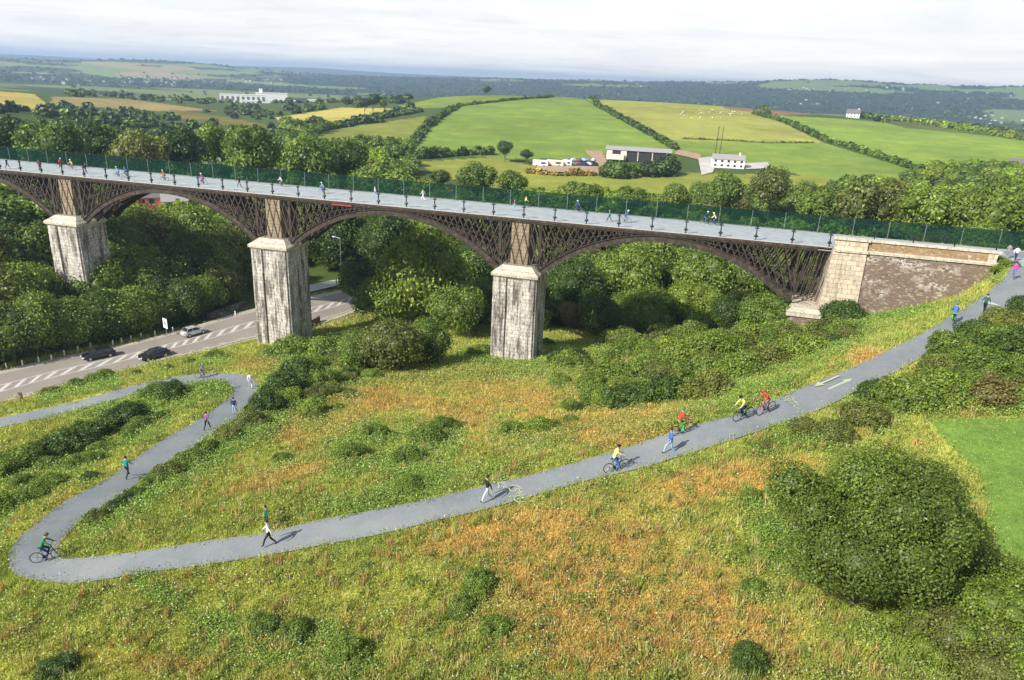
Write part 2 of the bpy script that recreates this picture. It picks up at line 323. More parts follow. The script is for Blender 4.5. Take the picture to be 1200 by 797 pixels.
# heights interpolated as slope angle (drop over distance) so that far and near features weigh alike
sv = (hv-CAM[2])/np.exp(cl)
A_ = np.zeros((n_+3, n_+3)); A_[:n_, :n_] = tk(d2)+np.eye(n_)*2e-5; A_[:n_, n_] = 1; A_[:n_, n_+1:] = CP; A_[n_:, :n_] = A_[:n_, n_:].T
W_ = np.linalg.solve(A_, np.concatenate([sv, [0, 0, 0]]))
NA, NR = 900, 640; AZ = np.linspace(-1.12, 1.12, NA); LR = np.linspace(math.log(11.), math.log(13000.), NR)
ga, gl = np.meshgrid(AZ, LR); Q = np.stack([ga.ravel(), gl.ravel()*.8], 1); zz = np.empty(len(Q))
for i in range(0, len(Q), 20000):
    q = Q[i:i+20000]; zz[i:i+20000] = tk(((q[:, None]-CP[None])**2).sum(-1))@W_[:n_]+W_[n_]+q@W_[n_+1:]
rr = np.exp(gl); GX = CAM[0]+rr*np.sin(ga+YAW); GY = CAM[1]+rr*np.cos(ga+YAW); GZ = zz.reshape(NR, NA)*rr+CAM[2]
# smooth value noise
def vnoise(X, Y, s, seed):
    r_ = np.random.default_rng(seed); T = r_.random((256, 256)); x = X/s+1000.; y = Y/s+1000.
    i = np.floor(x).astype(int); j = np.floor(y).astype(int); u = x-i; v = y-j; u = u*u*(3-2*u); v = v*v*(3-2*v)
    g = lambda a, b: T[a % 256, b % 256]
    return (g(i, j)*(1-u)+g(i+1, j)*u)*(1-v)+(g(i, j+1)*(1-u)+g(i+1, j+1)*u)*v
def fbm(X, Y, s, seed, o=4): return sum(vnoise(X, Y, s/2**k, seed+k)*.5**k for k in range(o))/sum(.5**k for k in range(o))
fade = np.clip((rr-18)/20, .0, 1)*np.clip((300-rr)/150, 0, 1)
GZ += (fbm(GX, GY, 7., 1)-.5)*.9*fade
# bed the path and the road into the ground
def inpoly(px, py, poly):
    c = np.zeros(px.shape, bool); n = len(poly); j = n-1
    for i in range(n):
        xi, yi = poly[i]; xj, yj = poly[j]
        with np.errstate(divide='ignore', invalid='ignore'):
            c ^= ((yi > py) != (yj > py)) & (px < (xj-xi)*(py-yi)/((yj-yi) or 1e-9)+xi)
        j = i
    return c
def densify(P, st=.5):
    o = []
    for a, b in zip(P, P[1:]):
        n = max(1, int(np.hypot(*(b-a)[:2])/st)); o += [a+(b-a)*k/n for k in range(n)]
    return np.array(o+[P[-1]])
def bed(A, B, drop, soft):
    global GZ
    E_ = np.vstack([densify(A), densify(B), densify((A+B)/2)]); ne = len(E_)-len(densify((A+B)/2))
    m = (GX > E_[:, 0].min()-12) & (GX < E_[:, 0].max()+12) & (GY > E_[:, 1].min()-12) & (GY < E_[:, 1].max()+12)
    P_ = np.stack([GX[m], GY[m]], 1); z = GZ[m].copy(); ds = np.empty(len(P_))
    ins = inpoly(P_[:, 0], P_[:, 1], [tuple(q[:2]) for q in A]+[tuple(q[:2]) for q in B[::-1]])
    for i in range(0, len(P_), 6000):
        p = P_[i:i+6000]
        dd = np.sqrt(((p[:, None]-E_[None, :, :2])**2).sum(-1)); de = dd[:, :ne].min(1)
        w = np.exp(-np.clip(dd-dd.min(1)[:, None], 0, 40)*3.); zt = (w*E_[None, :, 2]).sum(1)/w.sum(1)
        ee = np.where(ins[i:i+6000], -de, de); t = np.clip((ee-.45)/soft, 0, 1); t = t*t*(3-2*t)
        z[i:i+6000] = (zt-drop)*(1-t)+z[i:i+6000]*t; ds[i:i+6000] = ee
    GZ[m] = z; out = np.full(GX.shape, 99.); out[m] = ds; return out
dpath = bed(pA, pB, .10, 3.0); droad = bed(rA, rB, .10, 4.0)
# ground falls away to the foot of the abutment wall
_wf = []
for _x, _y in ((1000, 367), (1023, 367), (1079, 360), (1100, 350), (1140, 343), (1158, 332)):
    _d = ray(_x, _y); _q = CAM+_d*(-1.0-CAM[1])/_d[1]; _wf.append((_q[0], _q[2]))
_wf.append((59.6, _wf[-1][1]+.3)); _wf.append((61.5, -.3)); _wf.sort()
_zf = np.interp(GX, [q[0] for q in _wf], [q[1] for q in _wf]); _w = np.clip((GY+6.0)/3.2, 0, 1)*np.clip((dpath-.3)/1.6, 0, 1)*((GX > 43.5) & (GX < 61) & (GY < 2) & (GY > -9))
GZ = np.where(_w > 0, GZ*(1-_w)+np.minimum(GZ, _zf)*_w, GZ)
def gz(x, y):
    a, l = polar(np.asarray(x, float), np.asarray(y, float)); u = (a-AZ[0])/(AZ[1]-AZ[0]); v = (l-LR[0])/(LR[1]-LR[0])
    u = np.clip(u, 0, NA-1.001); v = np.clip(v, 0, NR-1.001); i = u.astype(int); j = v.astype(int); u = u-i; v = v-j
    return (GZ[j, i]*(1-u)+GZ[j, i+1]*u)*(1-v)+(GZ[j+1, i]*(1-u)+GZ[j+1, i+1]*u)*v
def gfield(G, x, y):
    a, l = polar(np.asarray(x, float), np.asarray(y, float)); u = np.clip((a-AZ[0])/(AZ[1]-AZ[0])+.5, 0, NA-1).astype(int); v = np.clip((l-LR[0])/(LR[1]-LR[0])+.5, 0, NR-1).astype(int)
    return G[v, u]
RS = np.exp(np.linspace(math.log(12), math.log(12500), 2600))
def hit(px, py, rmin=0.):
    d = ray(px, py); h = math.hypot(d[0], d[1]); k = RS/h; X = CAM[0]+d[0]*k; Y = CAM[1]+d[1]*k; Z = CAM[2]+d[2]*k
    g = gz(X, Y); b = np.nonzero((Z <= g) & (RS > rmin))[0]
    i = b[0] if len(b) else len(RS)-1
    return np.array([X[i], Y[i], g[i]])

# ------------------------------------------------------------------ ground colours
gpx, gpy = PX(GX, GY, GZ)
def inpoly(px, py, poly):
    c = np.zeros(px.shape, bool); n = len(poly); j = n-1
    for i in range(n):
        xi, yi = poly[i]; xj, yj = poly[j]
        with np.errstate(divide='ignore', invalid='ignore'):
            c ^= ((yi > py) != (yj > py)) & (px < (xj-xi)*(py-yi)/((yj-yi) or 1e-9)+xi)
        j = i
    return c
def ellm(px, py, e, soft=.55):
    cx, cy, rx, ry = e[:4]; a = math.radians(e[4]) if len(e) > 4 else 0.
    dx, dy = px-cx, py-cy; u = (dx*math.cos(a)+dy*math.sin(a))/rx; v = (-dx*math.sin(a)+dy*math.cos(a))/ry
    return np.clip((1.25-np.sqrt(u*u+v*v))/soft, 0, 1)
ORANGE = [(620, 478, 190, 46, 4), (560, 500, 90, 30), (700, 700, 200, 60), (730, 655, 150, 60, 10), (600, 625, 130, 28, -8), (690, 740, 110, 60), (850, 745, 110, 60, 10), (800, 575, 120, 22, -14), (910, 560, 60, 20, -20), (380, 500, 60, 30, -20),
          (25, 462, 40, 9, -14), (300, 428, 30, 8), (150, 775, 110, 14, 5), (430, 470, 60, 18), (740, 500, 60, 22, -15), (1140, 460, 40, 30, -20), (1020, 420, 30, 12), (1110, 345, 40, 10, -25), (330, 560, 70, 12, -14), (60, 620, 20, 60, 30), (720, 425, 40, 8)]
LUSH = [(800, 440, 160, 40, -14), (350, 450, 60, 36, -30), (420, 525, 50, 36), (500, 520, 50, 42), (625, 505, 42, 15), (565, 705, 62, 42, 30), (930, 640, 70, 45), (300, 750, 90, 28, 15), (500, 440, 110, 16), (60, 560, 80, 28, -30), (230, 458, 50, 18), (880, 400, 130, 50, -10),
        (600, 433, 110, 12), (150, 480, 60, 12, -12), (540, 560, 90, 16, -10), (1060, 360, 60, 18, -15), (1050, 440, 80, 20, -20), (430, 590, 60, 12, -8), (100, 430, 20, 5), (180, 690, 50, 10, 35), (370, 740, 40, 20), (1150, 740, 80, 70), (760, 440, 60, 20), (250, 520, 40, 30, -30)]
def classes(px, py, X, Y):
    n1 = fbm(X, Y, 9., 31); n2 = fbm(X, Y, 3., 41); n3 = fbm(X, Y, 16., 51)
    o = np.zeros(px.shape); l = np.zeros(px.shape)
    for e in ORANGE: o = np.maximum(o, ellm(px, py, e))
    for e in LUSH: l = np.maximum(l, ellm(px, py, e))
    o = np.clip(o*1.0+(n1-.5)*2.4+(n2-.5)*1.4-.06, 0, 1)*(o*.9+.1); l = np.clip(l*1.05+(n3-.5)*1.6+(n2-.5)*1.8-.35, 0, 1)*(l*.85+.15)
    return o, l, n1, n2
C_Y = np.array([.385, .39, .088]); C_G = np.array([.215, .315, .062]); C_O = np.array([.55, .35, .115]); C_P = np.array([.58, .48, .20])
def meadow_col(px, py, X, Y):
    o, l, n1, n2 = classes(px, py, X, Y)
    c = C_Y*(1-.35*(n2[..., None]-.5))+(C_G-C_Y)*np.clip((n1[..., None]-.45)*2, 0, .6)
    c = c*(1-l[..., None])+C_G*l[..., None]; c = c*(1-.92*o[..., None])+C_O*.92*o[..., None]
    n4 = fbm(X, Y, 1.6, 61, 3); c = c*(.70+.60*n4[..., None])
    return c
R_ = rr
colg = meadow_col(gpx, gpy, GX, GY)
farm = np.clip((R_-120)/40, 0, 1)[..., None]
woodc = np.array([.070, .105, .028]); colg = colg*(1-farm)+woodc*farm
# ground mixed halfway to dark green under the bridge-side wood
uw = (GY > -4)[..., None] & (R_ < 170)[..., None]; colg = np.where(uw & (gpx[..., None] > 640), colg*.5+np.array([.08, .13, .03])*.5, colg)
FIELDS = [([(480, 180), (500, 152), (535, 125), (600, 117), (678, 113), (740, 145), (800, 180), (700, 186), (600, 186)], (.165, .245, .045)),
 ([(678, 112), (835, 119), (900, 136), (965, 167), (880, 168), (790, 165)], (.29, .30, .075)),
 ([(786, 165), (880, 167), (965, 167), (1090, 206), (1040, 222), (940, 205), (880, 192), (800, 182)], (.17, .25, .048)),
 ([(884, 134), (1000, 140), (1120, 152), (1210, 164), (1210, 200), (1090, 203), (1040, 186), (960, 158)], (.20, .29, .05)),
 ([(350, 164), (400, 150), (500, 136), (480, 175), (430, 180), (380, 178)], (.185, .215, .045)),
 ([(322, 138), (400, 126), (495, 128), (440, 139), (400, 149), (345, 157)], (.42, .36, .10)),
 ([(468, 124), (530, 111), (680, 108), (678, 115), (600, 118), (530, 126), (480, 127)], (.175, .235, .045)),
 ([(485, 190), (580, 184), (625, 195), (720, 202), (830, 203), (970, 206), (980, 240), (790, 236), (600, 226), (520, 208)], (.21, .235, .045)),
 ([(-40, 104), (40, 110), (55, 122), (40, 128), (-40, 128)], (.40, .33, .09)),
 ([(-40, 90), (80, 98), (110, 105), (60, 108), (-40, 103)], (.18, .24, .05)),
 ([(700, 106), (830, 114), (835, 119), (700, 113)], (.185, .235, .05)),
 ([(838, 116), (930, 121), (1000, 132), (905, 136), (850, 127)], (.21, .135, .09)),
 ([(1000, 132), (1060, 133), (1200, 158), (1200, 163), (1060, 150)], (.10, .13, .04)),
 ([(60, 113), (150, 116), (255, 130), (180, 130), (60, 122)], (.27, .22, .09)), ([(75, 99), (160, 105), (262, 117), (200, 116), (75, 107)], (.20, .26, .07)),
 ([(200, 128), (270, 138), (330, 150), (250, 146), (190, 138)], (.16, .14, .04))]
fmask = np.zeros(GX.shape, bool)
mid = (R_ > 250) & (R_ < 1250)
for poly, c in FIELDS:
    m = inpoly(gpx+(fbm(GX, GY, 30., 5)-.5)*2, gpy, poly) & mid
    n = fbm(GX, GY, 60., 71)[..., None]; n2 = fbm(GX, GY, 14., 77)[..., None]
    cc = np.array(c)*(.74+.52*n)*(.9+.2*fbm(GX*.25+GY*.1, GY*1.3, 9., 79)[..., None])+np.array([.22, .14, .01])*np.clip(n2-.52, 0, 1)
    colg = np.where(m[..., None], cc, colg); fmask |= m
# distant countryside beyond the hill: patchwork of fields, woods
fr = R_ > 1250
cell = vnoise(GX, GY*1.6, 260., 91); cell2 = fbm(GX, GY, 500., 95)
pw = np.where((cell > .60)[..., None], np.array([.17, .21, .055]), np.where((cell > .48)[..., None], np.array([.10, .135, .045]), np.array([.042, .066, .026])))
pw_ = pw*1.0; colg = np.where(fr[..., None], pw, colg)
lh = fr & (R_ > 3300) & (R_ < 6000) & (gpx+(fbm(GX, GY, 400., 12)-.5)*160 < 335)
vv_ = vnoise(GX, GY, 330., 99); v2_ = vnoise(GX, GY, 160., 98)
pl = np.where((vv_ > .66)[..., None], np.array([.34, .27, .15]), np.where((vv_ > .30)[..., None], np.array([.20, .26, .09]), np.array([.055, .085, .035])))
pl = np.where((v2_ > .72)[..., None], np.array([.05, .07, .03]), pl)
colg = np.where(lh[..., None], pl, colg)
rh = fr & (R_ > 2500) & (R_ < 6000) & (~lh)
c3 = vnoise(GX, GY, 240., 103)
top = np.clip((GZ-(-5))/60., 0, 1)
pr = np.where((((c3 > .52) & (top+.25*c3 > .60)) | (vnoise(GX, GY, 300., 109) > .80))[..., None], np.array([.15, .21, .08]), np.array([.028, .048, .028]))
colg = np.where(rh[..., None], pr, colg)
vf = (R_ > 7000); colg = np.where(vf[..., None], np.array([.06, .09, .05]), colg)
# green pasture at the right edge
gm = inpoly(gpx, gpy, [(1085, 492), (1230, 488), (1500, 700), (1230, 680), (1165, 650), (1150, 560)]) & (R_ < 90)
colg = np.where(gm[..., None], np.array([.16, .27, .055])*(.8+.4*fbm(GX, GY, 6., 131)[..., None]), colg)
# worn verge beside path and road
colg = np.where(((droad < 2.2) & (droad > 0))[..., None], np.array([.34, .29, .19]), colg)
# roughness of woodland canopy far away (real height)
bump = (fbm(GX, GY, 45., 111, 3)-.45)*10*np.clip((R_-1500)/1500, 0, 1)*(~(pw[..., 0] > .09))
GZ2 = GZ+np.clip(bump, -2, 12)
V = np.stack([GX, GY, GZ2], -1).reshape(-1, 3)
ii = np.arange(NR*NA).reshape(NR, NA); Fq = np.stack([ii[:-1, :-1], ii[:-1, 1:], ii[1:, 1:], ii[1:, :-1]], -1).reshape(-1, 4)[:, ::-1]
me = npmesh('ground', V, Fq, 4, colg.reshape(-1, 3), True); me.materials.append(M['ground'])
tag(link('ground', me), kind='structure')

def sheet(name, A, B, n, mat, lift=0., kind='structure'):
    vs = []; k = len(A)
    for i in range(k):
        for j in range(n+1):
            p = A[i]*(1-j/n)+B[i]*j/n; vs.append((p[0], p[1], p[2]+lift))
    ix = np.arange(k*(n+1)).reshape(k, n+1); Fc = np.stack([ix[:-1, :-1], ix[:-1, 1:], ix[1:, 1:], ix[1:, :-1]], -1).reshape(-1, 4)
    me = npmesh(name, vs, Fc, 4, None, False); me.materials.append(mat); return tag(link(name, me), kind=kind)
sheet('greenway_path', pA, pB, 4, M['path'])
sheet('road', rA, rB, 4, M['road'])
def band(t0, t1, i0, i1, name, lift, mat, A=None, B=None):
    A = rA if A is None else A; B = rB if B is None else B
    s = slice(i0, i1); return sheet(name, A[s]*(1-t0)+B[s]*t0, A[s]*(1-t1)+B[s]*t1, 1, mat, lift)
WM = M['lightroad'] = plain('road_marking_white', (.52, .50, .46), .75, var=.2)
# verge strips, edge lines, hatched centre reserve
band(-.10, -.004, 0, len(rA), 'verge_strip', -.02, M['verge']); band(1.004, 1.12, 0, len(rA), 'verge_strip', -.02, M['verge'])
mk = MB(); nR = len(rA)
def rp(u, t, lift=.006):
    i = min(int(u), nR-2); f_ = u-i; a = rA[i]*(1-f_)+rA[i+1]*f_; b = rB[i]*(1-f_)+rB[i+1]*f_; p = a*(1-t)+b*t; return (p[0], p[1], p[2]+lift)
def quad(us, ts): mk.add([rp(us[0], ts[0]), rp(us[1], ts[0]), rp(us[1], ts[1]), rp(us[0], ts[1])], [(0, 1, 2, 3)])
for i in range(nR-1):
    quad((i, i+1), (.395, .412)); quad((i, i+1), (.598, .615)); quad((i, i+1), (.955, .972)); quad((i, i+1), (.02, .036))
nh = 40
for k in range(nh):
    u = 4+k*2.3
    if u > nR-4: break
    mk.add([rp(u, .592), rp(u+.85, .592), rp(u+2.2, .418), rp(u+1.35, .418)], [(0, 1, 2, 3)])
for k in range(20):
    u = 5+k*3.
    if u < nR-4: quad((u, u+1.1), (.905, .925))
tag(mk.build('road_marking', WM), kind='structure')

# painted symbols on the greenway
def pmark(px, py, kind, ang, s=1.):
    p = hit(px, py); i = int(np.argmin(np.hypot(*(((pA+pB)/2)[:, :2]-p[:2]).T))); z = (pA[i][2]+pB[i][2])/2
    t = ((pA+pB)/2)[min(i+1, len(pA)-1)]-((pA+pB)/2)[max(i-1, 0)]; rz = math.atan2(t[1], t[0])+ang; sl = t[2]/math.hypot(t[0], t[1])
    b = MB()
    if kind == 'arrow':
        b.add([(-1.6, -.09, 0), (.8, -.09, 0), (.8, .09, 0), (-1.6, .09, 0)], [(0, 1, 2, 3)]); b.add([(.8, -.32, 0), (1.7, 0, 0), (.8, .32, 0)], [(0, 1, 2)])
    elif kind == 'bike':
        for cx in (-.62, .62):
            for k in range(14):
                a0, a1 = 2*PI*k/14, 2*PI*(k+1)/14
                b.add([(cx+.42*math.cos(a0), .42*math.sin(a0)-.2, 0), (cx+.42*math.cos(a1), .42*math.sin(a1)-.2, 0), (cx+.33*math.cos(a1), .33*math.sin(a1)-.2, 0), (cx+.33*math.cos(a0), .33*math.sin(a0)-.2, 0)], [(0, 1, 2, 3)])
        for (x0, y0, x1, y1) in ((-.62, -.2, -.2, .42), (-.2, .42, .42, .42), (.42, .42, -.02, -.2), (-.02, -.2, -.3, .3), (.42, .62, .62, -.2), (.3, .66, .5, .66), (-.36, .5, -.1, .5), (-.62, -.2, -.02, -.2)):
            dx, dy = x1-x0, y1-y0; L = math.hypot(dx, dy); ox, oy = -dy/L*.045, dx/L*.045
            b.add([(x0+ox, y0+oy, 0), (x1+ox, y1+oy, 0), (x1-ox, y1-oy, 0), (x0-ox, y0-oy, 0)], [(0, 1, 2, 3)])
    else:
        b.add([(-1.2, -.5, 0), (-.3, -.75, 0), (.7, -.55, 0), (1.2, 0, 0), (.6, .5, 0), (-.5, .7, 0), (-1.1, .3, 0)], [(0, 1, 2, 3, 4, 5, 6)])
    o = b.build('path_marking', M['lightpatch'] if kind == 'patch' else M['yellowpaint'], None, (p[0], p[1], z+.012)); o.scale = (s, s, s)
    o.rotation_euler = (Matrix.Rotation(0, 3, 'X')).to_euler(); o.rotation_mode = 'QUATERNION'
    o.rotation_quaternion = (Matrix.Rotation(rz, 3, 'Z') @ Matrix.Rotation(-math.atan(sl)*math.cos(ang), 3, 'Y')).to_quaternion()
    tag(o, kind='structure')
for a in ((969, 449, 'arrow', 0, 1.), (984, 452, 'arrow', PI, .95), (592, 570, 'bike', -PI/2, 1.), (610, 580, 'bike', PI/2, 1.), (930, 472, 'bike', -PI/2, .8), (944, 480, 'bike', PI/2, .8), (1163, 357, 'patch', PI/2, .8),):
    pmark(*a)

# ------------------------------------------------------------------ viaduct
S = 39.6; X0 = -2*S-3.05-33.5-4.; XE = 40.6
VD = empty('iron_viaduct', (0, 0, 0), 0, 'long viaduct of brown iron lattice arches on tall pale stone piers', 'viaduct')
DW = 10.4; RY = [.25, 2.45, 4.6, 6.8]
b = MB(); b.box(((X0-20+XE)/2, DW/2, -.19), (XE-X0+20, DW, .30)); b.build('deck_slab', M['iron'], VD)
b = MB(); b.box(((X0-20+XE)/2, DW/2, -.018), (XE-X0+20, DW-.24, .036)); b.build('deck_surface', M['deck'], VD)
b = MB(); b.box(((X0-20+XE)/2, .05, .06), (XE-X0+20, .16, .12)); b.box(((X0-20+XE)/2, DW-.05, .06), (XE-X0+20, .16, .12)); b.build('edge_kerb', M['kerb'], VD)
b = MB()
for y in RY: b.box(((X0+XE)/2, y, -.47), (XE-X0, .34, .16)); b.box(((X0+XE)/2, y, -.62), (XE-X0, .1, .14))
k = X0
while k < XE: b.box((k, DW/2, -.43), (.16, DW-.3, .17)); k += 2.2
b.build('deck_girder', M['iron'], VD)
ZS = -7.55; ZC = -.98; HWD = 16.75; RISE = ZC-ZS; RAD = (HWD*HWD+RISE*RISE)/(2*RISE); CZ = ZC-RAD
def arc(x): return CZ+math.sqrt(max(0, RAD*RAD-x*x))         # rib centreline, x from crown
spans = [(-2.5*S), (-1.5*S), (-.5*S), .5*S+.05]
for si, xc in enumerate(spans):
    for yi, y in enumerate(RY):
        b = MB(); n = 40
        for i in range(n):
            xa, xb = -HWD+2*HWD*i/n, -HWD+2*HWD*(i+1)/n; za, zb = arc(xa), arc(xb)
            def seg(o0, o1, w):
                nA = Vector((xa, 0, za-CZ)).normalized(); nB = Vector((xb, 0, zb-CZ)).normalized()
                vs = []
                for nn, xx, zq in ((nA, xa, za), (nB, xb, zb)):
                    for o in (o0, o1):
                        for s_ in (-w/2, w/2): vs.append((xc+xx+nn.x*o, y+s_, zq+nn.z*o))
                b.add(vs, [(0, 1, 5, 4), (2, 6, 7, 3), (0, 4, 6, 2), (1, 3, 7, 5), (0, 2, 3, 1), (4, 5, 7, 6)])
            seg(-.34, .34, .10); seg(.34, .42, .42); seg(-.42, -.34, .42)
        b.build('arch_rib', M['iron'], VD)
        # spandrel lattice
        top = -.54
        for side in (-1, 1):
            b = MB(); x = 3.6
            while x < HWD+1.2:
                xx = min(x, HWD); zb = arc(xx)+.40; h = top-zb
                if h > .35:
                    for lean in (-1, 1):
                        dx = lean*min(.42*h, 1.9); xt = x+dx
                        if xt > HWD+3.0: continue
                        yy = y+(.05 if lean > 0 else -.05)
                        xb_ = x-dx*.15
                        b.bar((xc+side*xb_, yy, (arc(min(xb_, HWD))+.40)), (xc+side*xt, yy, top), .17 if lean > 0 else .14, .06)
                x += .62+.030*x
            # upright against the pier and foot strut
            b.bar((xc+side*(HWD+.25), y, ZS+.2), (xc+side*(HWD+.25), y, top), .2, .16)
            if si == 3 and side == 1:
                for q in range(6): b.bar((xc+HWD+.5+q*.55, y, ZS+.4), (xc+HWD+1.6+q*.55, y, top), .12, .05)
            b.build('spandrel_lattice', M['iron'], VD)
        if yi == 0:
            b = MB()
            for side in (-1, 1):
                b = MB()
                pts = [(xc+side*x, y-.12, (arc(x)+.40)*.55+top*.45) for x in (4.5+i*1.25 for i in range(11)) if x < HWD+.2]
                for p, q in zip(pts, pts[1:]): b.bar(p, q, .07, .05)
                b.build('lattice_rail', M['iron'], VD)
    for x in (-15, -11.5, -8, -4, 0, 4, 8, 11.5, 15):
        b = MB(); z = arc(x)
        for y0, y1 in zip(RY, RY[1:]): b.bar((xc+x, y0, z-.2), (xc+x, y1, z+.2), .1, .1); b.bar((xc+x, y0, z+.2), (xc+x, y1, z-.2), .1, .1)
        b.build('cross_bracing', M['iron'], VD)
b = MB(); b.box((-28.6+1.0, -.02, -.50), (3.2, .05, .22)); b.build('red_panel', M['redpaint'], VD)['label'] = 'short red strip under the deck edge, standing in for a red thing behind'  # stand-in for an unidentified red thing glimpsed behind the lattice
def pier(xc, yfront, base, thick=6.6, deep=6.5):
    t = empty('pier', (0, 0, 0)); t.parent = VD
    yc = yfront+deep/2; top = -7.75; H = top-base
    b = MB(); bt = 1.0+.0012*H
    b.frustum((xc, yc, base-2), ((thick-.7)*bt, (deep-.7)*bt), (thick-.7, deep-.7), H+2)
    b.build('pier_body', M['pier'], t)
    b = MB()     # raised pilasters on faces
    for sx in (-1, 1):
        for sy in (-1, 1):
            b.frustum((xc+sx*(thick/2-1.25)*bt, yc+sy*(deep-.55)/2*bt, base-2), (1.7, .34), (1.7, .34), .01)
    for sx in (-1, 0, 1):
        w = 1.75 if sx else 1.9
        for (s_) in (-1, 1):
            x0 = xc+sx*(thick-.7-1.75)/2
            if sx == 0: continue
            yb = yc+s_*(deep-.7)/2*bt; yt = yc+s_*(deep-.7)/2
            xb0 = xc+sx*((thick-.7)/2*bt-w/2)
            vs = []
            for (xx, yy, z) in ((xb0, yb, base-2), (x0, yt, top-.5)):
                for a_, c_ in ((-1, -1), (1, -1), (1, 1), (-1, 1)): vs.append((xx+a_*w/2, yy+c_*.26, z))
            b.add(vs, [(0, 3, 2, 1), (4, 5, 6, 7), (0, 1, 5, 4), (1, 2, 6, 5), (2, 3, 7, 6), (3, 0, 4, 7)])
            xb = xc+s_*(thick-.7)/2*bt; xt = xc+s_*(thick-.7)/2; yb0 = yc+sx*((deep-.7)/2*bt-w/2); yt0 = yc+sx*((deep-.7)/2-w/2)
            vs = []
            for (xx, yy, z) in ((xb, yb0, base-2), (xt, yt0, top-.5)):
                for a_, c_ in ((-1, -1), (1, -1), (1, 1), (-1, 1)): vs.append((xx+a_*.26, yy+c_*w/2, z))
            b.add(vs, [(0, 3, 2, 1), (4, 5, 6, 7), (0, 1, 5, 4), (1, 2, 6, 5), (2, 3, 7, 6), (3, 0, 4, 7)])
    b.v = b.v[32:]; b.f = [tuple(i-32 for i in f_) for f_ in b.f[24:]]
    b.build('pier_pilaster', M['pier'], t)
    b = MB(); b.frustum((xc, yc, top-.5), (thick-.35, deep-.35), (thick+.05, deep+.05), .28); b.box((xc, yc, top-.22+.2), (thick+.22, deep+.22, .4))
    b.frustum((xc, yc, top+.18), (thick+.16, deep+.16), (thick-2.3, deep-2.6), .95); b.build('pier_cap', M['cap'], t)
    b = MB(); b.box((xc, yc+1.2, (-.62+top+1.0)/2), (2.5, 4.6, -.62-top-1.0)); b.build('pier_shaft', M['shaft'], t)
    b = MB(); zb = top+1.15
    for yy in (.24,):
        for k in (-2.9, -1.75, -.6, .6, 1.75, 2.9):
            for ln in (-1, 1):
                xa = xc+k; xb = xa+ln*1.5
                if abs(xb-xc) > 3.6: continue
                b.bar((xa, yy+.03*ln, zb), (xb, yy+.03*ln, -.56), .15, .06)
    for xx in (-3.0, 3.0): b.bar((xc+xx, .24, zb), (xc+xx, .24, -.56), .2, .14)
    b.build('pier_lattice', M['iron'], t)
YF = -1.9
pier(0, YF, -20.); pier(-S, YF, -24.); pier(-2*S, YF, -25.)
# right abutment
AB = empty('abutment', (0, 0, 0)); AB.parent = VD
def slab(b, x0, x1, y0, y1, zt, zb, bat=0.):
    """block with battered front"""
    b.add([(x0, y0-bat*(zt-zb), zb), (x1, y0-bat*(zt-zb), zb), (x1, y1, zb), (x0, y1, zb), (x0, y0, zt), (x1, y0, zt), (x1, y1, zt), (x0, y1, zt)], [(0, 3, 2, 1), (4, 5, 6, 7), (0, 1, 5, 4), (1, 2, 6, 5), (2, 3, 7, 6), (3, 0, 4, 7)])
b = MB(); slab(b, 44.45, 58.6, -.75, 8.5, -.17, -12, .03); b.build('rubble_wall', M['wall'], AB)
b = MB()
b.add([(40.0, -1.25, -12), (44.6, -1.25, -12), (44.6, 9, -12), (40.0, 9, -12), (40.6, -.98, -.17), (44.5, -.98, -.17), (44.5, 9, -.17), (40.6, 9, -.17)], [(0, 3, 2, 1), (4, 5, 6, 7), (0, 1, 5, 4), (1, 2, 6, 5), (2, 3, 7, 6), (3, 0, 4, 7)])
b.build('corner_pilaster', M['pil'], AB)
b = MB(); b.box((42.68, -.55, .02), (3.9, 1.25, .36)); b.box((51.7, -.48, .02), (14.1, .95, .36)); b.build('string_course', M['coping'], AB)
b = MB(); b.box((51.6, -.42, .75), (14.0, .5, 1.1)); b.build('parapet_panel', M['parapet'], AB)
b = MB(); b.box((42.55, -.52, .75), (3.8, .8, 1.1)); b.build('parapet_pilaster', M['pil'], AB); b = MB(); b.box((58.1, -.42, .752), (1.0, .56, 1.1)); b.build('parapet_pilaster', M['pil'], AB)
b = MB(); b.box((42.55, -.52, 1.42), (4.15, 1.15, .26)); b.box((51.75, -.42, 1.40), (14.25, .82, .24)); b.build('coping', M['coping'], AB)
b = MB(); b.box((38.6, 2.9, -8.6), (4.4, 9.4, .55)); b.frustum((38.7, 2.9, -8.32), (4.2, 9.2), (3.2, 8.2), .45); b.build('springing_ledge', M['cap'], AB)
b = MB(); b.box((38.7, 2.9, -11.5), (4.0, 9.0, 5.4)); b.build('ledge_base', M['wall'], AB)
b = MB(); b.box(((58+40)/2+15, DW/2, -.3), (50, DW, .24)); b.build('approach_slab', M['concrete'], AB)
b = MB(); b.box(((XE+84)/2, DW/2, -.07), (84-XE, DW-.2, .14)); b.build('approach_surface', M['deck'], AB)
# left abutment out of view but carries the last arch
b = MB(); slab(b, X0-14, X0+3, -.8, 9, -.36, -26, .03); b.build('rubble_wall', M['wall'], VD)

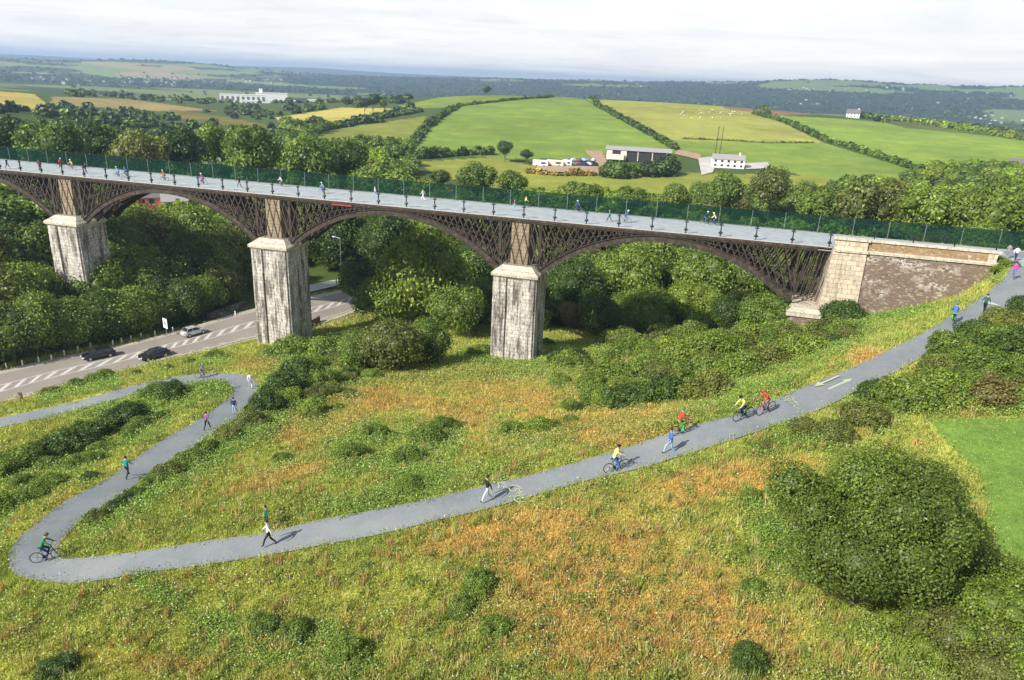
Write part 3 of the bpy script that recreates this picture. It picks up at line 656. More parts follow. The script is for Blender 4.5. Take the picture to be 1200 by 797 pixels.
# railings: near posts and green screened far fence
RL = empty('post_railing', (0, 0, 0), 0, 'row of black ornamental iron posts along the near edge of the viaduct deck', 'railing')
b = MB()
b.frustum((0, 0, 0), (.34, .34), (.22, .22), .18); b.box((0, 0, .9), (.13, .13, 1.8)); b.ell((0, 0, .55), (.30, .30, .13), 10, 6); b.frustum((0, 0, .62), (.34, .34), (.14, .14), .25)
b.box((0, 0, 1.55), (.55, .08, .09)); b.frustum((0, 0, 1.7), (.26, .26), (.12, .12), .12); b.frustum((0, 0, 1.82), (.12, .12), (.01, .01), .42); b.bar((-.25, 0, 1.55), (0, 0, 1.95), .05, .04); b.bar((.25, 0, 1.55), (0, 0, 1.95), .05, .04)
pm_ = b.mesh('railing_post', M['black'])
k = 0; postx = []
while 40.2-4.42*k > X0: postx.append(40.2-4.42*k); k += 1
for x in postx: link('post', pm_, RL, (x, .16, 0))
for z in (.5, 1.35):
    b = MB(); b.tube((X0, .16, z), (40.2, .16, z), .011, n=5); b.build('wire', M['greymetal'], RL)
RL2 = empty('screen_fence', (0, 0, 0), 0, 'tall green mesh screen fence with grey posts along the far edge of the deck', 'fence')
b = MB(); b.box((0, 0, 1.18), (.07, .07, 2.36)); b.box((0, 0, .04), (.22, .22, .08)); fm_ = b.mesh('fence_post', plain('dull_grey_metal', (.16, .19, .19), .5, .3))
x = 84.; fx = []
while x > X0-20: fx.append(x); x -= 4.42
for x in fx: link('post', fm_, RL2, (x, DW-.35, 0))
for xa, xb in zip(fx[1:], fx):
    b = MB(); b.box(((xa+xb)/2, DW-.35, 1.24), (xb-xa-.12, .02, 2.2)); b.build('mesh_panel', M['screen'], RL2)
b = MB(); b.box(((X0-20+84)/2, DW-.35, 2.38), (84-X0+20, .05, .05)); b.build('top_rail', M['black'], RL2)
bx_ = MB(); bx_.frustum((0, 0, 0), (.34, .34), (.22, .22), .18); bx_.box((0, 0, 1.2), (.12, .12, 2.4)); bx_.box((0, 0, 2.0), (.55, .08, .09)); bx_.frustum((0, 0, 2.3), (.2, .2), (.01, .01), .5)
bm_ = bx_.mesh('bracket_post', M['black'])
for x in (45.2, 49.6, 54.1, 58.6): link('post', bm_, RL, (x, .4, 0))

# ------------------------------------------------------------------ foliage meshes
def quads_to_mesh(name, P, Nn, size, col, asp=1.5, extra=None):
    n = len(P); r_ = rng.normal(size=(n, 3)); Nn = Nn/np.linalg.norm(Nn, axis=1)[:, None]
    u = np.cross(Nn, r_); u /= np.linalg.norm(u, axis=1)[:, None]+1e-9; v = np.cross(Nn, u)
    s = size[:, None] if np.ndim(size) else size
    a = P+u*s*asp*.5; c = P-u*s*asp*.5; b_ = P+v*s*.5+Nn*s*.12; d = P-v*s*.5+Nn*s*.12
    Vv = np.stack([a, b_, c, d], 1).reshape(-1, 3); Ff = np.arange(4*n).reshape(n, 4); cc = np.repeat(col, 4, axis=0)
    return Vv, Ff, cc
ico = bmesh.new(); bmesh.ops.create_icosphere(ico, subdivisions=2, radius=1.); ICV = np.array([v.co[:] for v in ico.verts]); ICF = np.array([[v.index for v in f.verts] for f in ico.faces]); ico.free()
def crown(name, nl, nleaf, leaf, seed, asp=(1, 1, .85), lobe=(.30, .45), low=-.35, core=.70):
    r_ = np.random.default_rng(seed); lob = []
    for i in range(nl):
        d = r_.normal(size=3); d /= np.linalg.norm(d); d[2] = abs(d[2]) if r_.random() < .72 else d[2]*.6
        rad = r_.uniform(*lobe); q = d*np.array(asp)*(1.-rad)*(r_.uniform(.75, 1.08)); q[2] = max(q[2], low)
        lob.append((q, rad))
    lob.append((np.array([0, 0, 0.]), .60))
    L = np.array([q for q, _ in lob]); Rr = np.array([r for _, r in lob]); pr = Rr**2; pr /= pr.sum()
    k = r_.choice(len(L), nleaf, p=pr); d = r_.normal(size=(nleaf, 3)); d /= np.linalg.norm(d, axis=1)[:, None]
    # leaf clumps
    shell = r_.uniform(.80, 1.10, nleaf)+np.where(r_.random(nleaf) < .10, r_.uniform(0, .22, nleaf), 0)+.07*np.sin(d[:, 0]*9+k)*np.sin(d[:, 1]*8+k*2)
    P = L[k]+d*Rr[k][:, None]*shell[:, None]*np.array([1, 1, .9])
    # drop buried leaves
    dist = np.min(np.linalg.norm((P[:, None]-L[None])/Rr[None, :, None], axis=2), 1); ok = dist > .74
    P = P[ok]; d = d[ok]; kk = k[ok]
    Nn = d*.8+r_.normal(size=P.shape)*.55+np.array([0, 0, .25])
    lv = r_.uniform(.72, 1.3, len(L)); c = lv[kk]*r_.uniform(.62, 1.45, len(P)); warm = r_.uniform(.88, 1.15, len(P))
    col = np.stack([c*warm, c, c*.95], 1)
    Vv, Ff, cc = quads_to_mesh(name, P, Nn, leaf*r_.uniform(.6, 1.35, len(P)), col)
    vs = [Vv]; cs = [cc]; tri = []; off = len(Vv)
    for q, rad in zip(L, Rr):
        jit = 1+.10*np.sin(ICV*7+seed+q.sum()*9).sum(1)[:, None]*.5
        vs.append(q+ICV*rad*core*jit*np.array([1, 1, .9])); cs.append(np.full((len(ICV), 3), .72)); tri.append(ICF+off); off += len(ICV)
    Vv = np.vstack(vs); cc = np.vstack(cs); tri = np.vstack(tri)
    # quads as two tris so one face size
    q = Ff; T = np.vstack([q[:, [0, 1, 2]], q[:, [0, 2, 3]], tri])
    return npmesh(name, Vv, T, 3, cc)
CR_BIG = [crown('tree_crown', 20, 16000, .038, 100+i, (1, 1, .80+.06*(i % 3))) for i in range(6)]
CR_MID = [crown('tree_crown', 13, 5000, .062, 200+i, (1, 1, .75+.08*(i % 4))) for i in range(6)]
CR_LOW = [crown('tree_crown', 9, 1100, .13, 300+i, (1, 1, .8), core=.8) for i in range(4)]
CR_BUSH = [crown('bush_foliage', 22, 9500, .050, 400+i, (1, 1, .62), (.13, .40), -.12, .70) for i in range(5)]
CR_BUSHBIG = [crown('bush_foliage', 38, 32000, .025, 450+i, (1, 1, .72), (.11, .33), -.15, .72) for i in range(3)]
def trunk_mesh(seed):
    r_ = random.Random(seed); b = MB(); p = Vector((0, 0, -.15)); r = .055
    for k in range(4):
        q = p+Vector((r_.uniform(-.03, .03), r_.uniform(-.03, .03), .27)); b.tube(p, q, r, r*.8, 7); 
        if k >= 1:
            for j in range(3):
                a = r_.uniform(0, 6.28); e = q+Vector((math.cos(a)*.35, math.sin(a)*.35, r_.uniform(.15, .35))); b.tube(q, e, r*.5, r*.15, 5)
        p = q; r *= .8
    return b.mesh('trunk', WOOD)
TR = [trunk_mesh(i) for i in range(3)]
WORD = {'dark': 'dark green', 'mid': 'mid green', 'bright': 'bright green', 'olive': 'olive green', 'rust': 'rusty brown-green'}
TREES = []
def region(px, py, d):
    if d > 500: return 'on the farmland beyond the valley'
    if py > 400: return 'on the slope below the viaduct'
    if px > 960: return 'behind the viaduct abutment' if d < 300 else 'in the valley wood right of the farm'
    if py < 215 or d > 200:
        if px < 250: return 'behind the deck at the left end of the viaduct'
        if px < 480: return 'behind the deck above the second arch'
        if px < 720: return 'behind the deck in front of the farm fields'
        return 'behind the deck at the right end of the viaduct'
    if px < 130: return 'between the road and the leftmost pier'
    if px < 290: return 'in the wood across the road left of the middle pier'
    if px < 430: return 'beside the road under the second arch'
    if px < 600: return 'left of the right-hand pier under the arch'
    return 'under the right-hand arch'
def place_tree(x, y, cz, R, tone, lod, special=None, sq=1.):
    """cz height of crown centre above terrain"""
    g = float(gz(x, y)); 
    d = math.hypot(x-CAM[0], y-CAM[1]); px, py = PX(x, y, g+cz); reg = region(float(px), float(py), d)
    size = 'small' if R < 3.6 else ('large' if R > 7 else 'rounded')
    t = empty('tree', (x, y, g), random.uniform(0, 6.28), special or f'{size} {WORD[tone]} leafy tree {reg}', 'tree', 'trees '+reg)
    me = random.choice({'big': CR_BIG, 'mid': CR_MID, 'low': CR_LOW}[lod])
    c = link('crown', me, t, (0, 0, cz), [LEAF[tone]]); 
    if not me.materials: me.materials.append(LEAF[tone])
    c.material_slots[0].link = 'OBJECT'; c.material_slots[0].material = LEAF[tone]
    c.scale = (R*random.uniform(.92, 1.1), R*random.uniform(.92, 1.1), R*sq*random.uniform(.9, 1.12))
    tk_ = link('trunk', random.choice(TR), t, (0, 0, 0)); s_ = max(cz, 1.2); tk_.scale = (R*1.0, R*1.0, s_)
    TREES.append((x, y, R)); return t
def mtree(px, py, dist, R, tone='mid', lod='big', label=None, sq=1.):
    if dist < 175:
        best = None
        for dd in np.arange(dist*.9, dist*1.45, .5):
            q = D(px, py, dd); h = q[2]-float(gz(q[0], q[1])); rr_ = R*dd/dist
            if best is None or abs(h-.75*rr_) < best[0]: best = (abs(h-.75*rr_), dd, rr_)
        R = best[2]; dist = best[1]; sq = 1.1
    p = D(px, py, dist); g = float(gz(p[0], p[1])); cz = max(p[2]-g, R*.35)
    return place_tree(p[0], p[1], cz, R, tone, lod, label, sq)
MAN = [(492, 332, 116, 9.2, 'bright'), (455, 355, 114, 6.0, 'mid'), (535, 365, 112, 5.5, 'mid'), (460, 408, 101, 5.2, 'olive'), (425, 412, 103, 4.2, 'mid'), (500, 405, 104, 4.2, 'mid'), (505, 292, 135, 6.5, 'bright'), (430, 330, 128, 5.5, 'dark'), (455, 290, 150, 8., 'dark'), (400, 285, 160, 8.5, 'dark'), (550, 320, 125, 6., 'mid'),
 (672, 340, 124, 6., 'dark'), (735, 330, 128, 7., 'mid'), (700, 372, 118, 4.6, 'dark'), (765, 312, 135, 6.5, 'bright'), (812, 362, 112, 5.2, 'bright'), (830, 325, 126, 6.5, 'mid'), (885, 330, 124, 6.2, 'mid'), (900, 372, 110, 4.6, 'mid'), (930, 355, 118, 4., 'dark'), (855, 370, 112, 3.8, 'dark'), (760, 365, 118, 5., 'mid'), (640, 320, 132, 6., 'mid'),
 (290, 182, 230, 10., 'mid'), (60, 172, 240, 10., 'mid'), (10, 165, 250, 9.5, 'dark'), (165, 182, 235, 8.5, 'olive'), (110, 172, 255, 9., 'dark'), (215, 176, 245, 8., 'dark'), (365, 190, 230, 9.5, 'mid'), (400, 185, 240, 8.5, 'dark'), (250, 168, 280, 8., 'mid'),
 (560, 210, 215, 6.5, 'mid'), (600, 214, 215, 5., 'mid'), (690, 233, 190, 5., 'mid'), (740, 234, 200, 5., 'mid'), (790, 236, 200, 5.5, 'mid'), (515, 208, 230, 3.6, 'dark'), (850, 226, 240, 7., 'mid'), (905, 222, 240, 7.5, 'olive'),
 (1010, 245, 185, 7.5, 'olive'), (960, 244, 190, 7., 'mid'), (1090, 247, 180, 7.5, 'mid'), (1145, 256, 176, 7., 'bright'), (1045, 236, 205, 7.5, 'olive'), (1190, 255, 186, 7.5, 'mid'), (1180, 235, 240, 8., 'mid'),
 (437, 117, 700, 8., 'dark'), (427, 121, 690, 6., 'dark'), (450, 121, 700, 6., 'mid'), (570, 105, 925, 6., 'dark'), (592, 174, 400, 5.2, 'dark'), (617, 181, 398, 3.8, 'dark')]
for a in MAN:
    lod = 'big' if a[2] < 170 else ('mid' if a[2] < 450 else 'low')
    mtree(*a[:5], lod=lod)
# left valley wood (in front of and around the leftmost pier)
def ptree(px, dist, R, tone, lod='big', hk=.8):
    p = DZ(px, dist, -24.); return place_tree(p[0], p[1], R*hk, R, tone, lod, None, 1.12)
LW = [(-28, 128, 6), (-2, 129, 6.2), (24, 128.5, 5.6), (48, 129.5, 5.8), (72, 130.5, 5.4), (96, 131.5, 5.6), (118, 132.5, 5.8), (142, 133.5, 6), (168, 136, 5.4), (193, 139.5, 5.), (214, 138, 5.4), (236, 141, 5.2), (-14, 140, 8), (20, 141, 8), (48, 142, 6), (130, 145, 7.5), (160, 146, 7.5), (190, 148, 7.5), (220, 150, 7.5), (246, 152, 7), (272, 158, 7.5), (264, 147, 5.4),
      (8, 156, 10), (-25, 152, 10), (40, 160, 9), (150, 162, 9), (185, 166, 9), (225, 168, 9), (278, 176, 8.5), (115, 164, 8), (385, 172, 7), (420, 178, 8), (375, 190, 8),
      (822, 282, 7), (848, 292, 7.5), (878, 290, 7), (908, 298, 7.5), (940, 300, 7), (968, 292, 7), (862, 262, 6.5), (895, 258, 6.5), (925, 262, 7), (835, 255, 6), (1000, 270, 7.5), (1035, 280, 8), (1070, 290, 8)]
for i, (px, d, R) in enumerate(LW): ptree(px, d, R, random.choice(['mid', 'mid', 'dark', 'olive', 'bright']), 'big' if d < 200 else 'mid', .62 if d < 139 else .8)
# random fill of the valley
def inview(px, py): return (-90 < px < 1290) & (60 < py < 500)
cand = []
for _ in range(9000):
    a = random.uniform(-.80, .80); l = random.uniform(math.log(122), math.log(560)); r = math.exp(l); x = CAM[0]+r*math.sin(a+YAW); y = CAM[1]+r*math.cos(a+YAW)
    if y < 16 or (x > 35 and y < 26): continue
    g = float(gz(x, y)); px, py = PX(x, y, g)
    px = float(px); py = float(py)
    if gfield(fmask, x, y): continue
    if gfield(droad, x, y) < 5: continue
    if 225 < px < 440 and 318 < py < 400: continue
    if 598 < px < 940 and 176 < py < 214 and r > 330: continue
    if 130 < px < 225 and 215 < py < 262 and r < 255: continue
    if px < 335 and r > 300: continue
    if 480 < px < 930 and r > 280: continue
    if 930 <= px < 1060 and r > 370: continue
    if py < 150 and 255 < px < 480: continue
    cand.append((r, x, y, g, px, py))
cand.sort(); small = []
cell_ = {}
def near_ok(x, y, R):
    i, j = int(x//20), int(y//20)
    for di in (-1, 0, 1):
        for dj in (-1, 0, 1):
            for (xx, yy, rr_) in cell_.get((i+di, j+dj), []):
                if math.hypot(x-xx, y-yy) < .62*(R+rr_): return False
    return True
for q in TREES: cell_.setdefault((int(q[0]//20), int(q[1]//20)), []).append(q)
random.shuffle(cand); nfill = 0; restt = []
for r, x, y, g, px, py in cand:
    R = random.uniform(4.2, 6.5) if r < 200 else (random.uniform(4.8, 7.2) if px < 335 else random.uniform(5.5, 9.))
    if px > 480 and r < 420 and px < 960: R *= .75
    if px > 940: R *= .8
    if not near_ok(x, y, R): continue
    cell_.setdefault((int(x//20), int(y//20)), []).append((x, y, R))
    cz = R*random.uniform(.5, .75)
    restt.append((r, x, y, cz, R))
restt.sort()
for r, x, y, cz, R in restt[:235]:
    place_tree(x, y, cz, R, random.choice(['mid', 'mid', 'dark', 'dark', 'olive', 'bright']) if random.random() > .03 else 'rust', 'big' if r < 160 else 'mid')
# remaining farther wood as one mass
def blob_mass(name, pts, proto, label, cat, mat, jitter=True):
    vs = []; fs = []; cs = []; off = 0
    for (x, y, z, R, t) in pts:
        V0, F0, C0 = proto[random.randrange(len(proto))]
        a = random.uniform(0, 6.28); c, s = math.cos(a), math.sin(a); Q_ = V0*np.array([R, R, R*random.uniform(.8, 1.1)])
        Q_ = np.stack([Q_[:, 0]*c-Q_[:, 1]*s+x, Q_[:, 0]*s+Q_[:, 1]*c+y, Q_[:, 2]+z], 1); vs.append(Q_); fs.append(F0+off); cs.append(C0*np.array(t)); off += len(Q_)
    me = npmesh(name, np.vstack(vs), np.vstack(fs), 3, np.vstack(cs)); me.materials.append(mat)
    return tag(link(name, me), label, cat, None, 'stuff')
def grab(me):
    v = np.empty(len(me.vertices)*3, np.float32); me.vertices.foreach_get('co', v); f = np.empty(len(me.loops), np.int32); me.loops.foreach_get('vertex_index', f)
    c = np.empty(len(me.vertices)*4, np.float32); me.attributes['Col'].data.foreach_get('color', c); return v.reshape(-1, 3), f.reshape(-1, 3), c.reshape(-1, 4)[:, :3]
LOWP = [grab(m) for m in CR_LOW]; TINY = [grab(crown('tiny', 4, 110, .42, 600+i, (1, 1, .7), (.4, .6), -.2)) for i in range(4)]
TONES = [(1, 1, 1), (1.5, 1.45, 1.1), (1.9, 1.8, 1.1), (.8, .85, .8), (1.8, 1.5, 1.2)]
pts = [(x, y, float(gz(x, y))+cz, R, random.choice(TONES)) for r, x, y, cz, R in restt[235:]]
if pts: blob_mass('valley_woodland', pts, LOWP, 'continuous leafy woodland canopy filling the far side of the valley before the fields', 'woodland', LEAF['mid'])
# hedgerows
def hedge(pl, R, label, tone='dark', h=.6, proto=None):
    P_ = [hit(*q, rmin=250) for q in pl]; vs = []; pts_ = []
    for a, b_ in zip(P_, P_[1:]):
        L = np.hypot(*(b_-a)[:2]); n = max(1, int(L/(R*.9)))
        for k in range(n):
            p = a+(b_-a)*(k+random.uniform(-.2, .2))/n; rr_ = R*random.uniform(.6, 1.25); pts_.append((p[0], p[1], float(gz(p[0], p[1]))+rr_*.35, rr_, random.choice(TONES)))
    o = blob_mass('hedgerow', pts_, proto or TINY, label, 'hedge', LEAF[tone]); del o['kind']; return o
hedge([(481, 173), (490, 162), (500, 150), (518, 137), (537, 125)], 3.6, 'dark hedge climbing the left side of the big green field')
hedge([(537, 125), (580, 120), (640, 115), (676, 112)], 2.6, 'hedge along the top of the big green field')
hedge([(678, 113), (700, 125), (725, 138), (760, 157), (795, 177)], 3.4, 'dark hedge running down the right side of the big green field')
hedge([(345, 158), (400, 149), (440, 140), (495, 131)], 4., 'hedge under the pale yellow hay field')
hedge([(490, 186), (530, 183), (582, 181)], 4.2, 'thick hedge along the bottom of the big green field')
hedge([(884, 134), (920, 144), (945, 155), (975, 168), (1000, 175), (1040, 188), (1086, 204)], 3.4, 'long hedge slanting down between the two right-hand green fields')
hedge([(836, 118), (870, 126), (900, 134)], 3.5, 'short hedge beside the heather patch on the hill')
hedge([(1000, 138), (1060, 143), (1120, 152), (1200, 165)], 5., 'tall hedge along the top of the right-hand green field', 'mid')
hedge([(690, 108), (760, 112), (830, 119)], 2.4, 'low hedge on the skyline of the hill')
hedge([(1135, 195), (1150, 195), (1188, 194)], 2.2, 'low clipped hedge by the buildings at the right edge')
hedge([(800, 163), (850, 165), (900, 168), (955, 168)], 1.1, 'thin scrubby field boundary below the yellow pasture', 'olive')
hedge([(722, 208), (740, 208), (760, 207), (785, 206), (806, 206)], 9.5, 'long dense dark green hedge in front of the farm barn', proto=LOWP)
hedge([(620, 203), (650, 206), (690, 206), (720, 206)], 2.6, 'rough brown scrub bank below the scrap yard', 'rust')
# farther woods on farmland
pts = []
for _ in range(6800):
    a = random.uniform(-.80, .80); l = random.uniform(math.log(300), math.log(2600)); r = math.exp(l); x = CAM[0]+r*math.sin(a+YAW); y = CAM[1]+r*math.cos(a+YAW)
    g = float(gz(x, y)); px, py = map(float, PX(x, y, g))
    if gfield(fmask, x, y) or (r < 1250 and 480 < px < 1000) or (r < 430 and px > 335): continue
    if r < 1250 and px > 1000 and py > 150: continue
    if 250 < px < 440 and r > 500 and fbm(np.array([x]), np.array([y]), 200., 3)[0] > .5: continue
    if r > 1250 and gfield(pw[..., 0], x, y) > .05 and random.random() < .9: continue
    if r < 1250 and vnoise(np.array([x]), np.array([y]), 90., 8)[0] > .74: continue
    if px < 75 and 97 < py < 129: continue
    if px < 335 and r < 1100 and random.random() < .25: continue
    R = (random.uniform(2.6, 5.5) if r < 900 else random.uniform(3.6, 6.)) if px < 335 else random.uniform(4.2, 7.5); pts.append((x, y, g+R*.35, R, random.choice(TONES)))
blob_mass('distant_woodland', pts, TINY, 'dark mixed woods and hedges scattered over the far farmland and valley floor', 'woodland', LEAF['far'])
pts = []
for _ in range(7000):
    a = random.uniform(-.80, .80); l = random.uniform(math.log(2600), math.log(5000)); r = math.exp(l); x = CAM[0]+r*math.sin(a+YAW); y = CAM[1]+r*math.cos(a+YAW)
    c_ = gfield(colg[..., 0], x, y)
    if c_ > .06: 
        if random.random() > .06: continue
    if float(PX(x, y, float(gz(x, y)))[0]) < 335 and random.random() < .62: continue
    R = random.uniform(5, 10.5); pts.append((x, y, float(gfield(GZ2, x, y))+R*.1, R, random.choice(TONES[:4])))
TINY2 = [grab(crown('tiny', 3, 30, .6, 700+i, (1, 1, .6), (.5, .7), -.2)) for i in range(4)]
blob_mass('ridge_woodland', pts, TINY2, 'blue-green wooded slopes of the far ridge across the valley', 'woodland', LEAF['ridge'])

# ------------------------------------------------------------------ bushes on the slopes: (px, py of foot, radius px, tone)
BU = [(986, 386, 27, 'dark', 'dark rounded bush at the foot of the abutment wall'), (563, 424, 18, 'mid', 'small round bush touching the left foot of the right-hand pier'), (745, 425, 28, 'mid'), (775, 405, 22, 'mid'), (700, 480, 24, 'mid'), (740, 485, 34, 'dark'), (785, 482, 36, 'dark'), (830, 475, 34, 'olive'), (870, 455, 34, 'mid'), (900, 440, 30, 'olive'), (940, 425, 28, 'bright'), (840, 430, 34, 'mid'), (800, 435, 30, 'bright'),
 (880, 410, 26, 'bright'), (915, 405, 24, 'mid'), (760, 450, 30, 'mid'), (965, 408, 14, 'olive'), (715, 455, 28, 'bright'), (820, 455, 30, 'mid'), (990, 400, 20, 'bright'), (670, 500, 12, 'mid'),
 (1060, 490, 34, 'bright'), (1100, 480, 36, 'bright'), (1030, 478, 26, 'dark'), (1130, 470, 30, 'mid'), (1160, 450, 32, 'mid'), (1115, 425, 26, 'mid'), (1145, 408, 26, 'dark'), (1180, 435, 34, 'dark'), (1195, 400, 26, 'olive'), (1175, 388, 20, 'olive'), (1205, 375, 20, 'dark'), (1170, 480, 30, 'rust'), (1100, 450, 24, 'olive'), (1015, 505, 26, 'olive'), (980, 520, 22, 'olive'), (945, 515, 20, 'olive'), (1200, 480, 30, 'mid'),
 (1171, 322, 16, 'bright', 'bright green bush growing at the end of the abutment wall'), (1162, 338, 12, 'olive'),
 (345, 425, 26, 'mid'), (385, 430, 30, 'mid'), (350, 455, 30, 'dark'), (330, 470, 26, 'dark'), (310, 488, 24, 'dark'), (375, 460, 24, 'bright'), (295, 505, 18, 'olive'), (270, 520, 18, 'olive'), (245, 538, 18, 'mid'), (225, 550, 18, 'mid'), (200, 565, 18, 'olive'), (180, 575, 16, 'mid'), (160, 592, 16, 'dark'), (140, 602, 15, 'dark'), (115, 618, 16, 'olive'), (420, 440, 22, 'mid'),
 (150, 505, 26, 'dark'), (100, 525, 24, 'dark'), (80, 540, 26, 'dark'), (55, 545, 26, 'dark'), (30, 555, 24, 'mid'), (5, 565, 24, 'mid'), (120, 512, 18, 'mid'), (200, 472, 20, 'dark'), (180, 468, 16, 'mid'), (105, 565, 10, 'dark'), (90, 458, 10, 'mid'), (120, 452, 14, 'mid'), (160, 445, 9, 'mid'), (197, 438, 9, 'mid'), (222, 430, 9, 'bright'), (60, 466, 10, 'olive'), (250, 425, 12, 'bright'),
 (410, 545, 22, 'mid'), (440, 520, 20, 'mid'), (500, 530, 26, 'mid'), (480, 550, 22, 'mid'), (430, 595, 16, 'dark'), (480, 580, 18, 'mid'), (520, 510, 18, 'mid'), (635, 515, 22, 'mid'), (600, 515, 18, 'mid'), (330, 545, 12, 'mid'),
 (410, 780, 26, 'mid'), (350, 755, 22, 'mid'), (310, 745, 20, 'mid'), (70, 797, 20, 'dark'), (880, 790, 24, 'dark', 'dark bush at the bottom edge of the meadow'), (560, 700, 24, 'mid'), (580, 750, 22, 'mid'), (540, 725, 20, 'bright'),
 (1165, 735, 62, 'bright'), (1100, 775, 52, 'bright'), (1195, 790, 70, 'mid'), (1060, 735, 40, 'olive'), (1140, 800, 60, 'olive'), (885, 700, 16, 'mid'), (868, 655, 12, 'bright'), (900, 530, 12, 'olive'),
 (880, 590, 14, 'mid'), (20, 630, 20, 'mid'), (-10, 610, 24, 'mid'), (40, 590, 18, 'mid'), (60, 575, 16, 'mid'), (280, 440, 8, 'mid'), (640, 408, 10, 'mid')]
_r = random.Random(5)
for _ in range(95):
    x_ = _r.uniform(655, 1010); y_ = _r.uniform(392, 488)
    if y_ > 488-(x_-760)*.30-12 or y_ < 400+(.0 if x_ > 760 else (760-x_)*.35): continue
    BU.append((x_, y_, _r.uniform(11, 26), _r.choice(['mid', 'bright', 'bright', 'olive', 'mid', 'dark'])))
for _ in range(60):
    x_ = _r.uniform(290, 460); y_ = _r.uniform(405, 500)
    if x_+y_*1.0 < 745 or x_ > 640-(y_-330)*1.6: continue
    BU.append((x_, y_, _r.uniform(9, 20), _r.choice(['mid', 'bright', 'olive', 'dark'])))
for _ in range(26): BU.append((_r.uniform(1015, 1210), _r.uniform(405, 485), _r.uniform(12, 24), _r.choice(['mid', 'bright', 'olive', 'dark', 'bright'])))
for _ in range(16): x_ = _r.uniform(0, 200); BU.append((x_, 570-x_*.42+_r.uniform(-26, 22), _r.uniform(8, 15), _r.choice(['mid', 'dark', 'bright'])))
BU = [q for q in BU if gfield(dpath, *hit(q[0], q[1])[:2]) > q[2]*.045 or len(q) > 4]
def blabel(px, py, tone, rp_):
    sz = 'low' if rp_ < 16 else ('spreading' if rp_ < 28 else 'big')
    if px > 1000 and py > 650: w = 'in the thicket at the bottom right corner'
    elif px > 930 and py > 395: w = 'right of the greenway ramp'
    elif 650 < px and py < 500: w = 'in the scrub between the ramp and the right-hand arch'
    elif px > 650: w = 'in the orange meadow below the ramp'
    elif py > 650: w = 'in the meadow nearest the viewer'
    elif px > 400 and py > 490: w = 'in the meadow above the ramp'
    elif 100 < px and px < 440 and py > 418 and px > 640-py: w = 'in the scrub line beside the lower path'
    elif py < 470: w = 'on the bank between the road and the path'
    else: w = 'inside the loop of the lower path'
    return f'{sz} {WORD[tone]} bush {w}', 'bushes '+w
for q in BU:
    px, py, rpix, tone = q[:4]; p = hit(px, py-rpix*.35); d = math.sqrt(((p-CAM)**2).sum()); R = rpix*d/F*1.0
    lab, grp = blabel(px, py, tone, rpix)
    if len(q) > 4: lab = q[4]
    t = empty('bush', p, random.uniform(0, 6.28), lab, 'bush', grp); me = random.choice(CR_BUSHBIG if rpix >= 40 else CR_BUSH)
    if not me.materials: me.materials.append(LEAF[tone])
    c = link('foliage', me, t, (0, 0, R*.18)); c.material_slots[0].link = 'OBJECT'; c.material_slots[0].material = LEAF[tone]; c.scale = (R*1.08, R*random.uniform(.9, 1.2), R*random.uniform(.85, 1.1))
    b = MB()
    for k in range(4):
        a = random.uniform(0, 6.28); b.tube((0, 0, -.1), (math.cos(a)*R*.4, math.sin(a)*R*.4, R*.5), .02*R, .008*R, 5)
    b.build('stem', WOOD, t)
# the big tree at right
LEAF['great'] = leaf_mat('leaf_great', (.112, .165, .032))
CBT = crown('tree_crown', 34, 120000, .0165, 901, (1, 1, .95), (.17, .34), -.95, .66)
p = hit(1000, 700); pc = D(1020, 592, 1.); 
dd_ = 32.4; pc = CAM+(ray(1018, 624))*dd_
g = float(gz(pc[0], pc[1])); R = 125*dd_/F
t = empty('tree', (pc[0], pc[1], g), 0, 'large dense round dark green tree at right beside the bright green pasture', 'tree')
CBT.materials.append(LEAF['great']); c = link('crown', CBT, t, (0, 0, pc[2]-g)); c.scale = (R*1.0, R*1.0, R*.93); tk_ = link('trunk', TR[0], t); tk_.scale = (R, R, max(1., pc[2]-g))

